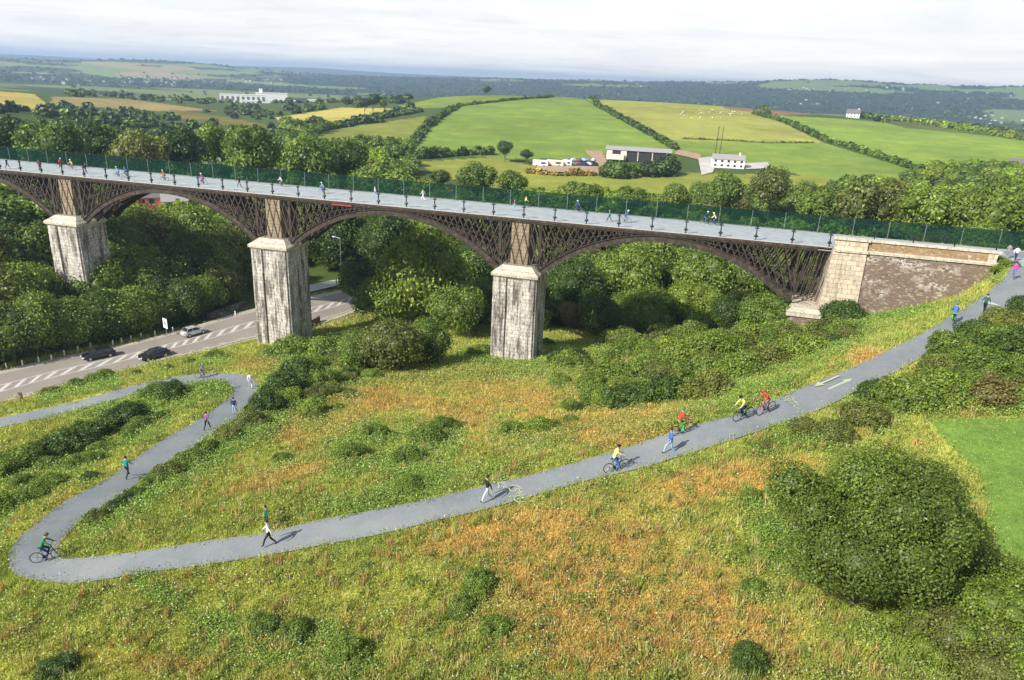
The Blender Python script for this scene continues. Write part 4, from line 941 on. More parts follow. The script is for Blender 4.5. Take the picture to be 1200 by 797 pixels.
# ------------------------------------------------------------------ meadow cover: grass blades and herb leaves (uncountable)
LUSH += [(q[0], q[1]-q[2]*.1, q[2]*1.7, q[2]*.95) for q in BU if q[2] > 9]
def cover():
    n = 330000; a = rng.uniform(-.80, .80, n); l = rng.uniform(math.log(20), math.log(135), n); r = np.exp(l)
    x = CAM[0]+r*np.sin(a+YAW); y = CAM[1]+r*np.cos(a+YAW)
    keep = (gfield(dpath, x, y) > rng.uniform(-.25, .1, n)) & (gfield(droad, x, y) > 1.2) & ~((y > -3.2) & (x > 37) & (y < 12)) & (y < 25)
    keep &= ~((np.abs(x) < 3.8) & (y > -2.5) & (y < 6)); keep &= ~((np.abs(x+S) < 3.9) & (y > -2.5) & (y < 6))
    x, y, r = x[keep], y[keep], r[keep]; z = gz(x, y); px, py = PX(x, y, z)
    o, lu, n1, n2 = classes(px, py, x, y); pas = gfield(gm, x, y)
    base = meadow_col(px, py, x, y); base[pas] = np.array([.16, .27, .055])*(.8+.4*fbm(x, y, 6., 131)[pas][:, None])
    k = rng.random(len(x)); herb = (k < lu*.75+.10) & ~pas
    sc = np.clip((r/45.)**.6, .6, 2.0)
    # grass tufts: 5 blades each
    g_ = ~herb; X = np.stack([x[g_], y[g_], z[g_]], 1); nb = 5; ng = len(X)
    B0 = np.repeat(X, nb, 0)+np.concatenate([rng.normal(0, .16, (ng*nb, 2)), np.full((ng*nb, 1), -.04)], 1)
    s = np.repeat(sc[g_], nb); ht = rng.uniform(.10, .34, ng*nb)*s*np.repeat(np.where(pas[g_], .35, .7+.7*n1[g_]), nb); an = rng.uniform(0, 2*PI, ng*nb); w = .022*s*rng.uniform(.8, 1.8, ng*nb)
    le = rng.uniform(.1, .6, ng*nb)*ht; la = rng.uniform(0, 2*PI, ng*nb)
    dx, dy = np.cos(an)*w, np.sin(an)*w
    v1 = B0+np.stack([dx, dy, 0*dx], 1); v2 = B0-np.stack([dx, dy, 0*dx], 1); v3 = B0+np.stack([np.cos(la)*le, np.sin(la)*le, ht], 1)
    Vv = np.stack([v1, v2, v3], 1).reshape(-1, 3)
    c = np.repeat(base[g_], nb, 0)*rng.uniform(.75, 1.4, (ng*nb, 1)); dry = (rng.random(ng*nb) < .10)[:, None]; c = np.where(dry, C_P*rng.uniform(.6, 1.2, (ng*nb, 1)), c)
    me = npmesh('meadow_grass', Vv, np.arange(len(Vv)).reshape(-1, 3), 3, np.repeat(c, 3, 0)); me.materials.append(LEAF['cover'])
    tag(link('meadow_grass', me), 'tall wild grass, green and dry orange, covering the slopes around the path', 'grass', None, 'stuff')
    h_ = herb; X = np.stack([x[h_], y[h_], z[h_]], 1); nh_ = len(X); nb = 7
    s = np.repeat(sc[h_], nb); Q_ = np.repeat(X, nb, 0)+np.stack([rng.normal(0, .22, nh_*nb), rng.normal(0, .22, nh_*nb), rng.uniform(.02, .42, nh_*nb)*(.4+1.2*np.repeat(n2[h_], nb))], 1)*s[:, None]
    Nn = rng.normal(size=Q_.shape)*.6+np.array([0, 0, .9]); cb = np.repeat(base[h_]*.45+C_G*.60, nb, 0)*rng.uniform(.55, 1.45, (nh_*nb, 1))
    nc = 2000; ac = rng.uniform(-.80, .80, nc); lc = rng.uniform(math.log(20), math.log(110), nc); rc = np.exp(lc); xc_ = CAM[0]+rc*np.sin(ac+YAW); yc_ = CAM[1]+rc*np.cos(ac+YAW)
    kc = (gfield(dpath, xc_, yc_) > .5) & (gfield(droad, xc_, yc_) > 1.5) & (yc_ < -3) & ~gfield(gm, xc_, yc_); xc_, yc_ = xc_[kc], yc_[kc]; nc = len(xc_); m_ = 55
    rad_ = np.repeat(rng.uniform(.15, .62, nc), m_); dc = rng.normal(size=(nc*m_, 3)); dc /= np.linalg.norm(dc, axis=1)[:, None]; dc[:, 2] = np.abs(dc[:, 2])
    Pc = np.stack([np.repeat(xc_, m_), np.repeat(yc_, m_), np.repeat(gz(xc_, yc_), m_)], 1)+dc*rad_[:, None]*rng.uniform(.5, 1.1, (nc*m_, 1))*np.array([1.2, 1.2, .85])
    tones_ = np.array([[.13, .20, .04], [.17, .25, .05], [.20, .25, .06], [.26, .27, .08], [.30, .22, .10]])[rng.integers(0, 5, nc)]
    Q_ = np.vstack([Q_, Pc]); Nn = np.vstack([Nn, dc+rng.normal(size=dc.shape)*.5]); cb = np.vstack([cb, np.repeat(tones_, m_, 0)*rng.uniform(.65, 1.35, (nc*m_, 1))]); s = np.concatenate([s, np.ones(nc*m_)*1.05]); nh_ = len(Q_); nb = 1
    Vv, Ff, cc = quads_to_mesh('x', Q_, Nn, .080*s*rng.uniform(.6, 1.4, nh_*nb), cb)
    me = npmesh('ground_herbs', Vv, Ff, 4, cc); me.materials.append(LEAF['cover'])
    tag(link('ground_herbs', me), 'low leafy weeds and brambles growing through the grass', 'weeds', None, 'stuff')
    nc = 3000; ac = rng.uniform(-.80, .80, nc); lc = rng.uniform(math.log(20), math.log(100), nc); rc = np.exp(lc); xc_ = CAM[0]+rc*np.sin(ac+YAW); yc_ = CAM[1]+rc*np.cos(ac+YAW)
    kc = (gfield(dpath, xc_, yc_) > .4) & (gfield(droad, xc_, yc_) > 1.5) & (yc_ < -3) & ~gfield(gm, xc_, yc_); xc_, yc_ = xc_[kc], yc_[kc]; nc = len(xc_); m_ = 26; N_ = nc*m_
    B0 = np.stack([np.repeat(xc_, m_), np.repeat(yc_, m_), np.repeat(gz(xc_, yc_), m_)], 1)+np.concatenate([rng.normal(0, .13, (N_, 2)), np.zeros((N_, 1))], 1)
    ht = np.repeat(rng.uniform(.35, .85, nc), m_)*rng.uniform(.6, 1.1, N_); an = rng.uniform(0, 2*PI, N_); la = rng.uniform(0, 2*PI, N_); le = ht*rng.uniform(.1, .45, N_); w = .022*rng.uniform(.8, 1.6, N_)
    v1 = B0+np.stack([np.cos(an)*w, np.sin(an)*w, 0*w], 1); v2 = B0-np.stack([np.cos(an)*w, np.sin(an)*w, 0*w], 1); v3 = B0+np.stack([np.cos(la)*le, np.sin(la)*le, ht], 1)
    tn = np.array([[.50, .44, .20], [.42, .38, .13], [.30, .33, .09], [.22, .28, .06], [.46, .30, .13]])[rng.integers(0, 5, nc)]
    me = npmesh('tall_grass', np.stack([v1, v2, v3], 1).reshape(-1, 3), np.arange(N_*3).reshape(-1, 3), 3, np.repeat(np.repeat(tn, m_, 0)*rng.uniform(.7, 1.3, (N_, 1)), 3, 0)); me.materials.append(LEAF['cover'])
    tag(link('tall_grass', me), 'taller tufts of straw coloured grass standing out of the meadow', 'grass', None, 'stuff')
    # small white flower heads
    sel = rng.random(len(x)) < .0045*(1+0*r); sel &= ~pas; cl_ = vnoise(x, y, 4., 17) > .62; sel |= cl_ & (rng.random(len(x)) < .012)
    X = np.stack([x[sel], y[sel], z[sel]+.45], 1); nf = len(X)
    Vv, Ff, cc = quads_to_mesh('x', X+rng.normal(0, .05, X.shape), rng.normal(size=X.shape)*.3+np.array([0, 0, 1.]), .09*sc[sel], np.repeat([[.75, .74, .60]], nf, 0), 1.1)
    me = npmesh('wild_flowers', Vv, Ff, 4, cc); me.materials.append(LEAF['cover'])
    tag(link('wild_flowers', me), 'tiny white flower heads dotted through the meadow', 'flowers', None, 'stuff')
cover()

# ------------------------------------------------------------------ people
def skin_body(name, chains, rad, zones):
    """chains: list of lists of joint names; one continuous skinned surface"""
    names = list(rad.keys()); idx = {n: i for i, n in enumerate(names)}
    me = bpy.data.meshes.new(name); me.from_pydata([rad[n][0] for n in names], [(idx[a], idx[b]) for c in chains for a, b in zip(c, c[1:])], [])
    o = bpy.data.objects.new(name, me); COL.objects.link(o)
    md = o.modifiers.new('s', 'SKIN'); sv_ = me.skin_vertices[0].data
    for n in names:
        r = rad[n][1]; sv_[idx[n]].radius = (r, r) if not isinstance(r, tuple) else r
    sv_[0].use_root = True; md.use_smooth_shade = True
    s = o.modifiers.new('u', 'SUBSURF'); s.levels = 1
    dg = bpy.context.evaluated_depsgraph_get(); m2 = bpy.data.meshes.new_from_object(o.evaluated_get(dg)); m2.name = name
    bpy.data.objects.remove(o); bpy.data.meshes.remove(me)
    # material zones by closest bone
    bones = []
    for c in chains:
        for a, b_ in zip(c, c[1:]): bones.append((Vector(rad[a][0]), Vector(rad[b_][0]), zones(a, b_)))
    m2.materials.clear()
    for nme in ('skin', 'top', 'legs', 'shoes'): m2.materials.append(DUM)
    for p in m2.polygons:
        c = p.center; best = 1e9; z = 0
        for a, b_, zn in bones:
            ab = b_-a; t = max(0, min(1, (c-a).dot(ab)/ab.length_squared)); d_ = (c-a-ab*t).length
            if d_ < best: best = d_; z = zn
        p.material_index = z; p.use_smooth = True
    return m2
DUM = plain('cloth_default', (.3, .3, .3))
def pose(kind):
    r = {}
    if kind == 'ride':
        pel = (-.18, 0, .98); che = (.10, 0, 1.36); nk = (.17, 0, 1.50); hd = (.24, 0, 1.60); tp = (.26, 0, 1.72); ns = (.355, 0, 1.63)
        legs = {1: [(-.16, .09, .95), (.20, .11, .78), (.02, .10, .40), (.14, .10, .34)], -1: [(-.16, -.09, .95), (.14, -.11, .62), (-.05, -.10, .20), (.07, -.10, .15)]}
        arms = {s: [(.08, s*.17, 1.40), (.28, s*.24, 1.20), (.46, s*.22, 1.05), (.52, s*.22, 1.05)] for s in (1, -1)}; fd = Vector((1, 0, -.2))
    elif kind == 'stand':
        pel = (0, 0, .93); che = (.0, 0, 1.32); nk = (0, 0, 1.48); hd = (.01, 0, 1.58); tp = (.01, 0, 1.70); ns = (.11, 0, 1.60)
        legs = {s: [(0, s*.09, .88), (.02, s*.10, .50), (0, s*.11, .09), (.13, s*.13, .045)] for s in (1, -1)}
        arms = {s: [(0, s*.18, 1.40), (-.03, s*.25, 1.13), (.05, s*.25, .90), (.07, s*.25, .84)] for s in (1, -1)}; fd = Vector((.1, 0, -1))
    else:
        k = 1 if kind == 'walk' else -1; big = 1.0
        pel = (0, 0, .92); che = (.03, 0, 1.31); nk = (.04, 0, 1.47); hd = (.06, 0, 1.57); tp = (.06, 0, 1.69); ns = (.16, 0, 1.59)
        f_ = [(0, k*.09, .87), (.22, k*.10, .52), (.33, k*.10, .12), (.45, k*.11, .10)]; bk = [(0, -k*.09, .87), (-.06, -k*.10, .47), (-.36, -k*.10, .17), (-.28, -k*.10, .05)]
        legs = {k: f_, -k: bk}
        arms = {-k: [(.03, -k*.18, 1.39), (.14, -k*.24, 1.14), (.32, -k*.22, 1.0), (.37, -k*.21, .97)], k: [(.03, k*.18, 1.39), (-.14, k*.24, 1.15), (-.20, k*.24, .93), (-.21, k*.24, .87)]}; fd = Vector((.4, 0, -.9))
    mid_ = tuple((a+b_)/2 for a, b_ in zip(pel, che))
    r['pel'] = (pel, .125); r['mid'] = (mid_, .120); r['che'] = (che, .150); r['nk'] = (nk, .055); r['hd'] = (hd, .088); r['tp'] = (tp, .070)
    r['ns'] = (ns, .018)
    ch = [['pel', 'mid', 'che', 'nk', 'hd', 'tp'], ['hd', 'ns']]
    for s in (1, -1):
        n = 'L' if s > 0 else 'R'; l = legs[s]; a = arms[s]
        for nm, q, rd in zip(('hip', 'kne', 'ank', 'toe'), l, (.088, .062, .045, .040)): r[nm+n] = (q, rd)
        for nm, q, rd in zip(('sho', 'elb', 'wri', 'pal'), a, (.062, .045, .030, .034)): r[nm+n] = (q, rd)
        ch.append(['pel', 'hip'+n, 'kne'+n, 'ank'+n, 'toe'+n]); ch.append(['che', 'sho'+n, 'elb'+n, 'wri'+n, 'pal'+n])
        f0 = Vector(a[3]); side = Vector((0, 1, 0)) if kind == 'ride' else Vector((1, 0, .3)).normalized()
        for j, (off, L) in enumerate(((-.03, .055), (-.010, .065), (.010, .062), (.03, .048))):
            q1 = f0+side*off+fd.normalized()*.05; q2 = q1+fd.normalized()*L*.8+Vector((-.012 if kind == 'ride' else .01, 0, -.02))
            r[f'f{j}{n}'] = (tuple(q1), .0095); r[f'g{j}{n}'] = (tuple(q2), .0080); ch.append(['pal'+n, f'f{j}{n}', f'g{j}{n}'])
        q1 = f0+side*(-.045)+fd.normalized()*.005; q2 = q1+side*(-.02)+fd.normalized()*.04
        r['t0'+n] = (tuple(q1), .011); r['t1'+n] = (tuple(q2), .009); ch.append(['wri'+n, 't0'+n, 't1'+n])
    def zones(a, b_):
        if b_[:2] in ('tp', 'ns') or a == 'nk': return 0
        if a[0] in 'fg' or b_[0] in 'fg' or b_[:2] in ('t0', 't1') or a[:2] in ('t0',) or b_[:3] == 'pal': return 0
        if b_ == 'nk': return 1
        if a[:3] in ('che', 'sho', 'elb', 'mid') or b_ in ('mid', 'che'): return 1
        if a[:3] == 'ank': return 3
        return 2
    return skin_body('body', ch, r, zones), (hd, tp)
BODY = {k: pose(k) for k in ('walk', 'walk2', 'stand', 'ride')}
CLOTH = {'black': (.018, .018, .022), 'navy': (.02, .03, .10), 'blue': (.05, .14, .42), 'lightblue': (.28, .42, .66), 'jeans': (.10, .16, .32), 'white': (.75, .75, .75), 'red': (.60, .05, .03), 'orange': (.62, .14, .04), 'yellow': (.68, .66, .20), 'green': (.03, .20, .06),
         'teal': (.03, .24, .25), 'darkgreen': (.02, .10, .07), 'magenta': (.48, .05, .34), 'purple': (.22, .10, .20), 'grey': (.22, .22, .24), 'brown': (.16, .09, .06), 'pale': (.55, .60, .66), 'brightgreen': (.06, .42, .10)}
def cl(n): return plain('cloth_'+n, CLOTH[n], .85, var=.15, scale=12.)
SKIN = plain('skin', (.46, .27, .19), .6, var=.06); SHOE = plain('shoe_leather', (.03, .025, .02), .5)
HAIRM = {'dark': plain('dark_hair', (.03, .02, .015), .7), 'brown': plain('brown_hair', (.10, .055, .03), .7), 'fair': plain('fair_hair', (.35, .24, .12), .7)}
_hc = {}
def hair_mesh(kind, long_=False):
    if (kind, long_) in _hc: return _hc[kind, long_]
    hd, tp = BODY[kind][1]; b = MB(); c = ((hd[0]+tp[0])/2-.018, 0, (hd[2]+tp[2])/2+.035); b.ell(c, (.100, .090, .100), 12, 8)
    if long_: b.ell((c[0]-.06, 0, c[2]-.10), (.05, .085, .13), 10, 6)
    _hc[kind, long_] = b.mesh('hair', None, True); return _hc[kind, long_]
def helmet_mesh(kind):
    if ('h', kind) in _hc: return _hc['h', kind]
    hd, tp = BODY[kind][1]; b = MB(); c = ((hd[0]+tp[0])/2, 0, (hd[2]+tp[2])/2+.055); b.ell(c, (.135, .105, .090), 12, 8); b.box((c[0]+.115, 0, c[2]-.03), (.07, .12, .015)); _hc['h', kind] = b.mesh('helmet', None, True); return _hc['h', kind]
def eye_mesh():
    if 'eye' not in _hc:
        b = MB(); b.ell((0, 0, 0), (.008, .011, .008), 8, 6); _hc['eye'] = b.mesh('eye', plain('eye_dark', (.02, .02, .02), .3), True)
    return _hc['eye']
def person(p, head, kind, top, legs, label, hair='dark', scale=1., group=None, helmet=None, long_=False, face=True):
    me, (hd, tp) = BODY[kind]; t = link('person', me, None, p); t.rotation_euler = (0, 0, head); t.scale = (scale,)*3
    tag(t, label, 'person', group)
    for i, m in enumerate((SKIN, cl(top), cl(legs), SHOE)): t.material_slots[i].link = 'OBJECT'; t.material_slots[i].material = m
    hm = hair_mesh(kind, long_)
    if not hm.materials: hm.materials.append(HAIRM['dark'])
    h = link('hair', hm, t); h.material_slots[0].link = 'OBJECT'; h.material_slots[0].material = HAIRM[hair]
    if helmet:
        hm = helmet_mesh(kind)
        if not hm.materials: hm.materials.append(DUM)
        h = link('helmet', hm, t); h.material_slots[0].link = 'OBJECT'; h.material_slots[0].material = cl(helmet)
    if face:
        for s in (1, -1): link('eye', eye_mesh(), t, ((hd[0]+tp[0])/2+.078, s*.032, (hd[2]+tp[2])/2+.0))
    return t
_bm = {}
def bike(p, head, label, group=None, col='black', scale=1., pitch=0.):
    if not _bm:
        b = MB()
        for a, c_, r in (((-.52, 0, .34), (-.14, 0, .30), .014), ((-.52, 0, .34), (-.20, 0, .78), .012), ((-.14, 0, .30), (-.24, 0, .92), .018), ((-.14, 0, .30), (.36, 0, .72), .020), ((-.20, 0, .76), (.33, 0, .82), .018), ((.36, 0, .70), (.32, 0, .92), .020), ((.36, .03, .72), (.52, .04, .34), .014), ((.36, -.03, .72), (.52, -.04, .34), .014)): b.tube(a, c_, r, n=6)
        _bm['frame'] = b.mesh('frame')
        b = MB(); b.tube((.32, 0, .92), (.36, 0, 1.0), .016, n=6); b.tube((.36, -.28, 1.01), (.36, .28, 1.01), .014, n=6); b.tube((.36, .28, 1.01), (.46, .27, 1.02), .016, n=6); b.tube((.36, -.28, 1.01), (.46, -.27, 1.02), .016, n=6); _bm['handlebar'] = b.mesh('handlebar', M['black'])
        b = MB(); b.ell((-.24, 0, .94), (.13, .065, .03), 10, 5); _bm['saddle'] = b.mesh('saddle', M['black'])
        b = MB(); b.ring((0, 0, 0), .325, .022, 24, 6); _bm['tyre'] = b.mesh('tyre', M['tyre'])
        b = MB(); b.ring((0, 0, 0), .298, .010, 24, 5); b.tube((0, -.04, 0), (0, .04, 0), .025, n=8)
        for k in range(10): a = 2*PI*k/10; b.tube((0, 0, 0), (.298*math.cos(a), 0, .298*math.sin(a)), .0035, n=4)
        _bm['rim'] = b.mesh('rim', M['rim'])
        b = MB(); b.tube((-.14, -.05, .30), (-.14, .05, .30), .09, n=14); b.bar((-.14, .07, .30), (.02, .07, .30+.06), .02); b.box((.04, .12, .36), (.1, .08, .02)); b.bar((-.14, -.07, .30), (-.10, -.07, .14), .02); b.box((-.08, -.12, .13), (.1, .08, .02)); _bm['crank'] = b.mesh('crank', M['black'])
    t = empty('bicycle', p, head, label, 'bicycle', group); t.scale = (scale,)*3; t.rotation_euler = (0, -pitch, head)
    fm = _bm['frame']
    if not fm.materials: fm.materials.append(DUM)
    f_ = link('frame', fm, t); f_.material_slots[0].link = 'OBJECT'; f_.material_slots[0].material = plain('bike_'+col, CLOTH[col], .35, .2, spec=.5)
    for n in ('handlebar', 'saddle', 'crank'): link(n, _bm[n], t)
    for x in (-.52, .52):
        w = link('wheel', _bm['rim'], t, (x, 0, .345)); link('tyre', _bm['tyre'], w)
    return t
pC = (pA+pB)/2
def pdir(p):
    i = int(np.argmin(np.hypot(*(pC[:, :2]-p[:2]).T))); t = pC[min(i+2, len(pC)-1)]-pC[max(i-2, 0)]; return math.atan2(t[1], t[0]), t[2]/math.hypot(t[0], t[1]), (pC[i][2])
def on_path(px, py):
    p = hit(px, py)
    for _ in range(6):
        a, s, z = pdir(p); p = U(px, py, z)
    return p, a, s
G1 = 'people on the greenway ramp'
def walker(px, py, hpx, kind, top, legs, label, rev=False, **kw):
    p, a, s = on_path(px, py); sc = hpx*np.dot(p-CAM, fw)/F/1.72/.975; sc = max(.92, min(1.12, sc))
    person(p, a+(PI if rev else 0)+kw.pop('turn', 0.), kind, top, legs, label, scale=sc, group=None, **kw)
def cyclist(px, py, hpx, top, legs, label, blabel_, rev=True, col='black', helmet='black', turn=0.):
    p, a, s = on_path(px, py); sc = hpx*np.dot(p-CAM, fw)/F/1.75; sc = max(.92, min(1.1, sc)); h = a+(PI if rev else 0)+turn
    pt = math.atan(s)*(-1 if rev else 1)*math.cos(turn)
    bike(p, h, blabel_, None, col, sc, pt); o = person(p, h, 'ride', top, legs, label, scale=sc, helmet=helmet); o.rotation_euler = (0, -pt, h)
walker(316, 640, 35, 'walk', 'white', 'black', 'person in a white shirt and black trousers walking at the left part of the ramp', hair='dark')
walker(313, 620, 31, 'stand', 'darkgreen', 'black', 'person in a dark green top just behind the walker in the white shirt', turn=.4)
walker(571, 588, 34, 'walk', 'black', 'pale', 'person in a black top and pale trousers striding beside the painted bicycle symbols')
walker(784, 532, 33, 'walk2', 'blue', 'lightblue', 'person in a blue jacket and light blue jeans walking in front of the red-topped cyclist')
walker(1152, 367, 25, 'walk', 'darkgreen', 'black', 'person in a dark green top and black trousers walking near the abutment wall', rev=True)
cyclist(723, 552, 34, 'yellow', 'blue', 'cyclist in a yellow top and blue trousers, lowest of the cyclists on the ramp', 'dark bicycle under the yellow-topped cyclist lowest on the ramp')
cyclist(799, 508, 34, 'red', 'brightgreen', 'cyclist in a red top and bright green trousers behind the walker in blue', 'dark bicycle ridden beside the walker in blue', helmet='green')
cyclist(871, 491, 32, 'yellow', 'navy', 'cyclist in a pale yellow top riding beside the red cyclist, both near the arrows', 'dark bicycle of the pale yellow cyclist near the arrows', rev=False)
cyclist(897, 484, 32, 'red', 'grey', 'cyclist in a red top and cap close to the painted arrows', 'dark red bicycle of the cyclist close to the painted arrows', rev=False, col='red', helmet='red')
cyclist(1116, 379, 28, 'blue', 'brightgreen', 'cyclist in a blue jacket and bright green trousers below the abutment wall', 'bicycle of the blue-jacketed cyclist below the abutment wall', helmet='blue', turn=.4)
cyclist(57, 657, 42, 'green', 'navy', 'cyclist in a green top riding round the lower left hairpin', 'dark blue bicycle at the lower left hairpin', rev=True, col='navy', helmet='brown', turn=.9)
walker(150, 560, 29, 'walk', 'teal', 'black', 'person in a dark teal jacket walking alone on the middle of the lower path', rev=False)
walker(243, 504, 24, 'walk2', 'purple', 'black', 'person in a purplish top and black trousers on the lower path')
walker(275, 486, 25, 'stand', 'navy', 'lightblue', 'person in a navy top and light jeans near the upper hairpin')
walker(294, 455, 20, 'walk', 'white', 'pale', 'person dressed in white on the outside of the upper hairpin', hair='brown')
cyclist(238, 443, 18, 'grey', 'grey', 'cyclist in grey riding out of the upper hairpin above the road', 'grey bicycle at the upper hairpin', col='grey', helmet='grey')
# top of the ramp beside the abutment
for px, py, kind, top, legs, lab, h in ((1187, 326, 'walk', 'magenta', 'jeans', 'person in a magenta top and jeans at the top of the ramp', -2.2), (1180, 303, 'stand', 'grey', 'grey', 'person in grey standing at the end of the parapet', 1.), (1189, 306, 'walk', 'white', 'navy', 'person in a white top and navy trousers at the end of the parapet', 1.)):
    p = U(px, py, .02 if py < 315 else -.1); person(p, h, kind, top, legs, lab, scale=1.05)
# people on the viaduct deck
DK = [(9, 198, 'w', 'navy', 'black'), (47, 200, 'w', 'brown', 'black'), (71, 197, 'c', 'red', 'black'), (85, 199, 'c', 'yellow', 'grey'), (101, 204, 'w', 'black', 'black'), (139, 208, 'c', 'lightblue', 'blue'), (148, 207, 'c', 'blue', 'navy'), (193, 212, 'c', 'orange', 'brown'),
      (238, 216, 'c', 'magenta', 'navy'), (281, 220, 'w', 'black', 'black'), (330, 219, 'c', 'white', 'grey'), (352, 217, 'w', 'brown', 'brown'), (379, 227, 'c', 'lightblue', 'blue'), (440, 231, 'w', 'pale', 'lightblue'), (472, 229, 'c', 'green', 'teal'), (496, 235, 'w', 'white', 'white'),
      (525, 231, 'c', 'orange', 'teal'), (586, 239, 'c', 'red', 'purple'), (593, 237, 'c', 'navy', 'navy'), (603, 247, 'w', 'purple', 'lightblue'), (616, 243, 'w', 'yellow', 'darkgreen'), (678, 249, 'c', 'blue', 'navy'), (714, 260, 'w', 'teal', 'black'), (733, 261, 'c', 'blue', 'jeans'), (826, 262, 'c', 'navy', 'blue'), (837, 264, 'c', 'yellow', 'blue'), (1048, 278, 'w', 'teal', 'teal')]
ordn = ['first', 'second', 'third', 'fourth', 'fifth', 'sixth', 'seventh', 'eighth', 'ninth', 'tenth', 'eleventh', 'twelfth', '13th', '14th', '15th', '16th', '17th', '18th', '19th', '20th', '21st', '22nd', '23rd', '24th', '25th', '26th', '27th']
CW = {'pale': 'pale blue', 'lightblue': 'light blue', 'darkgreen': 'dark green', 'brightgreen': 'bright green', 'jeans': 'denim blue'}
for i, (px, py, k, top, legs) in enumerate(DK):
    p = U(px, py, .004); w = CW.get(top, top)
    wh = 'left of the leftmost pier' if px < 66 else 'above the leftmost pier' if px < 120 else 'above the left arch' if px < 290 else 'above the middle pier' if px < 400 else 'above the middle arch' if px < 560 else 'above the nearest pier' if px < 640 else "above the right arch's left half" if px < 780 else "above the right arch's right half" if px < 960 else 'half hidden behind the abutment parapet'
    if k == 'w': person(p, random.choice([0.1, PI-.1]), random.choice(['walk', 'walk2']), top, legs, f'person in {w} walking {wh}, {ordn[i]} from the left', scale=random.uniform(.98, 1.06), face=False)
    else:
        h = random.choice([0., PI]); bike(p, h, f'bicycle {wh}, ridden by the {ordn[i]} person from the left', None, random.choice(['black', 'navy', 'grey'])); person(p, h, 'ride', top, legs, f'cyclist in {w} {wh}, {ordn[i]} from the left', face=False, helmet=random.choice(['white', 'black', 'pale']))

# ------------------------------------------------------------------ cars
def car(p, h, col, label, L=4.5, W=1.8, H=1.45, suv=False):
    t = empty('car', p, h, label, 'car'); pm = plain('car_'+col, {'black': (.015, .017, .02), 'silver': (.62, .64, .66)}[col], .25, .3, .04, spec=.6, coat=.6)
    st = [(-L/2, .42, .78, .82), (-L/2+.12, .28, .92, .90), (-L*.36, .22, .98, .97), (-L*.1, .22, .95, 1.), (L*.15, .22, .93, 1.), (L*.27, .22, .90, .98), (L*.42, .24, .80, .93), (L/2-.08, .30, .68, .86), (L/2, .40, .58, .78)]
    def loft(st_, name, mat, zt=None):
        b = MB(); n = 8
        for x, zb, zt_, w in st_:
            hw = W/2*w; m_ = (zb+zt_)/2
            b.v += [(x, -hw*.88, zb), (x, -hw, zb+.12), (x, -hw, m_+.05), (x, -hw*.90, zt_), (x, hw*.90, zt_), (x, hw, m_+.05), (x, hw, zb+.12), (x, hw*.88, zb)]
        for i in range(len(st_)-1):
            for j in range(n): b.f.append((i*n+j, i*n+(j+1) % n, (i+1)*n+(j+1) % n, (i+1)*n+j))
        b.f.append(tuple(range(n-1, -1, -1))); b.f.append(tuple((len(st_)-1)*n+j for j in range(n)))
        me = b.mesh(name, mat, True); return link(name, me, t)
    loft(st, 'body', pm)
    def cab(pts, wt, name, mat, shrink=0.):
        b = MB(); 
        for x, z, w in pts: b.v += [(x, -W/2*w, z), (x, W/2*w, z)]
        n = len(pts); b.f = [tuple(2*i for i in range(n)), tuple(2*i+1 for i in range(n-1, -1, -1))]+[(2*i, 2*i+1, 2*((i+1) % n)+1, 2*((i+1) % n)) for i in range(n)]
        return b.build(name, mat, t)
    rx = -.40 if suv else -.34
    cab([(-L*.44 if suv else -L*.38, .93, .88), (rx*L*.72 if not suv else -L*.36, H-.05, .70), (.06*L, H-.05, .70), (.25*L, .90, .88)], 0, 'window', M['glass'])
    b = MB(); b.box(((rx*L*.72+.06*L)/2 if not suv else (-.36*L+.06*L)/2, 0, H-.035), (abs((.06-(rx*.72 if not suv else -.36))*L)+.12, W*.72, .07)); b.build('roof', pm, t)
    b = MB()
    for s in (-1, 1):
        for x0, z0, x1, z1, w0, w1 in ((.25*L, .90, .06*L, H-.04, .885, .71), (-L*.12, .93, -L*.13, H-.04, .89, .72), (-L*.41, .93, -L*.30, H-.04, .885, .71)): b.bar((x0, s*W/2*w0, z0), (x1, s*W/2*w1, z1), .07, .05)
    b.build('window_pillar', pm, t)
    for x in (-L*.30, L*.31):
        for s in (-1, 1):
            b = MB(); b.tube((x, s*(W/2-.22), .32), (x, s*(W/2+.01), .32), .32, n=18); w = b.build('wheel', M['tyre'], t)
            b = MB(); b.tube((x, s*(W/2-.1), .32), (x, s*(W/2+.025), .32), .20, n=14); b.build('rim', M['rim'], w)
    for s in (-1, 1):
        b = MB(); b.box((L/2-.06, s*W*.32, .60), (.14, .34, .13)); b.build('headlight', M['white'], t)
        b = MB(); b.box((-L/2+.05, s*W*.34, .78), (.12, .26, .16)); b.build('tail_light', M['redpaint'], t)
        b = MB(); b.box((.2*L, s*(W/2+.06), .95), (.14, .18, .1)); b.build('wing_mirror', pm, t)
    b = MB(); b.box((L/2-.01, 0, .42), (.06, .52, .12)); b.build('number_plate', M['white'], t)
def road_at(px, py):
    z = -25.
    for _ in range(6):
        p = U(px, py, z); i = int(np.argmin(np.hypot(*(((rA+rB)/2)[:, :2]-p[:2]).T))); z = rA[i][2]+.005
    t = rA[min(i+1, nR-1)]-rA[max(i-1, 0)]; return p, math.atan2(t[1], t[0])
p, a = road_at(116, 419); car(p, a+PI, 'black', 'black hatchback nearest the wood on the far lane', 4.6, 1.85, 1.5, True)
p, a = road_at(181, 419); car(p, a+PI, 'black', 'black saloon car on the near lane beside the hatched markings', 4.6, 1.85, 1.42)
p, a = road_at(227, 392); car(p, a, 'silver', 'silver-white hatchback driving towards the middle pier', 4.2, 1.75, 1.45)

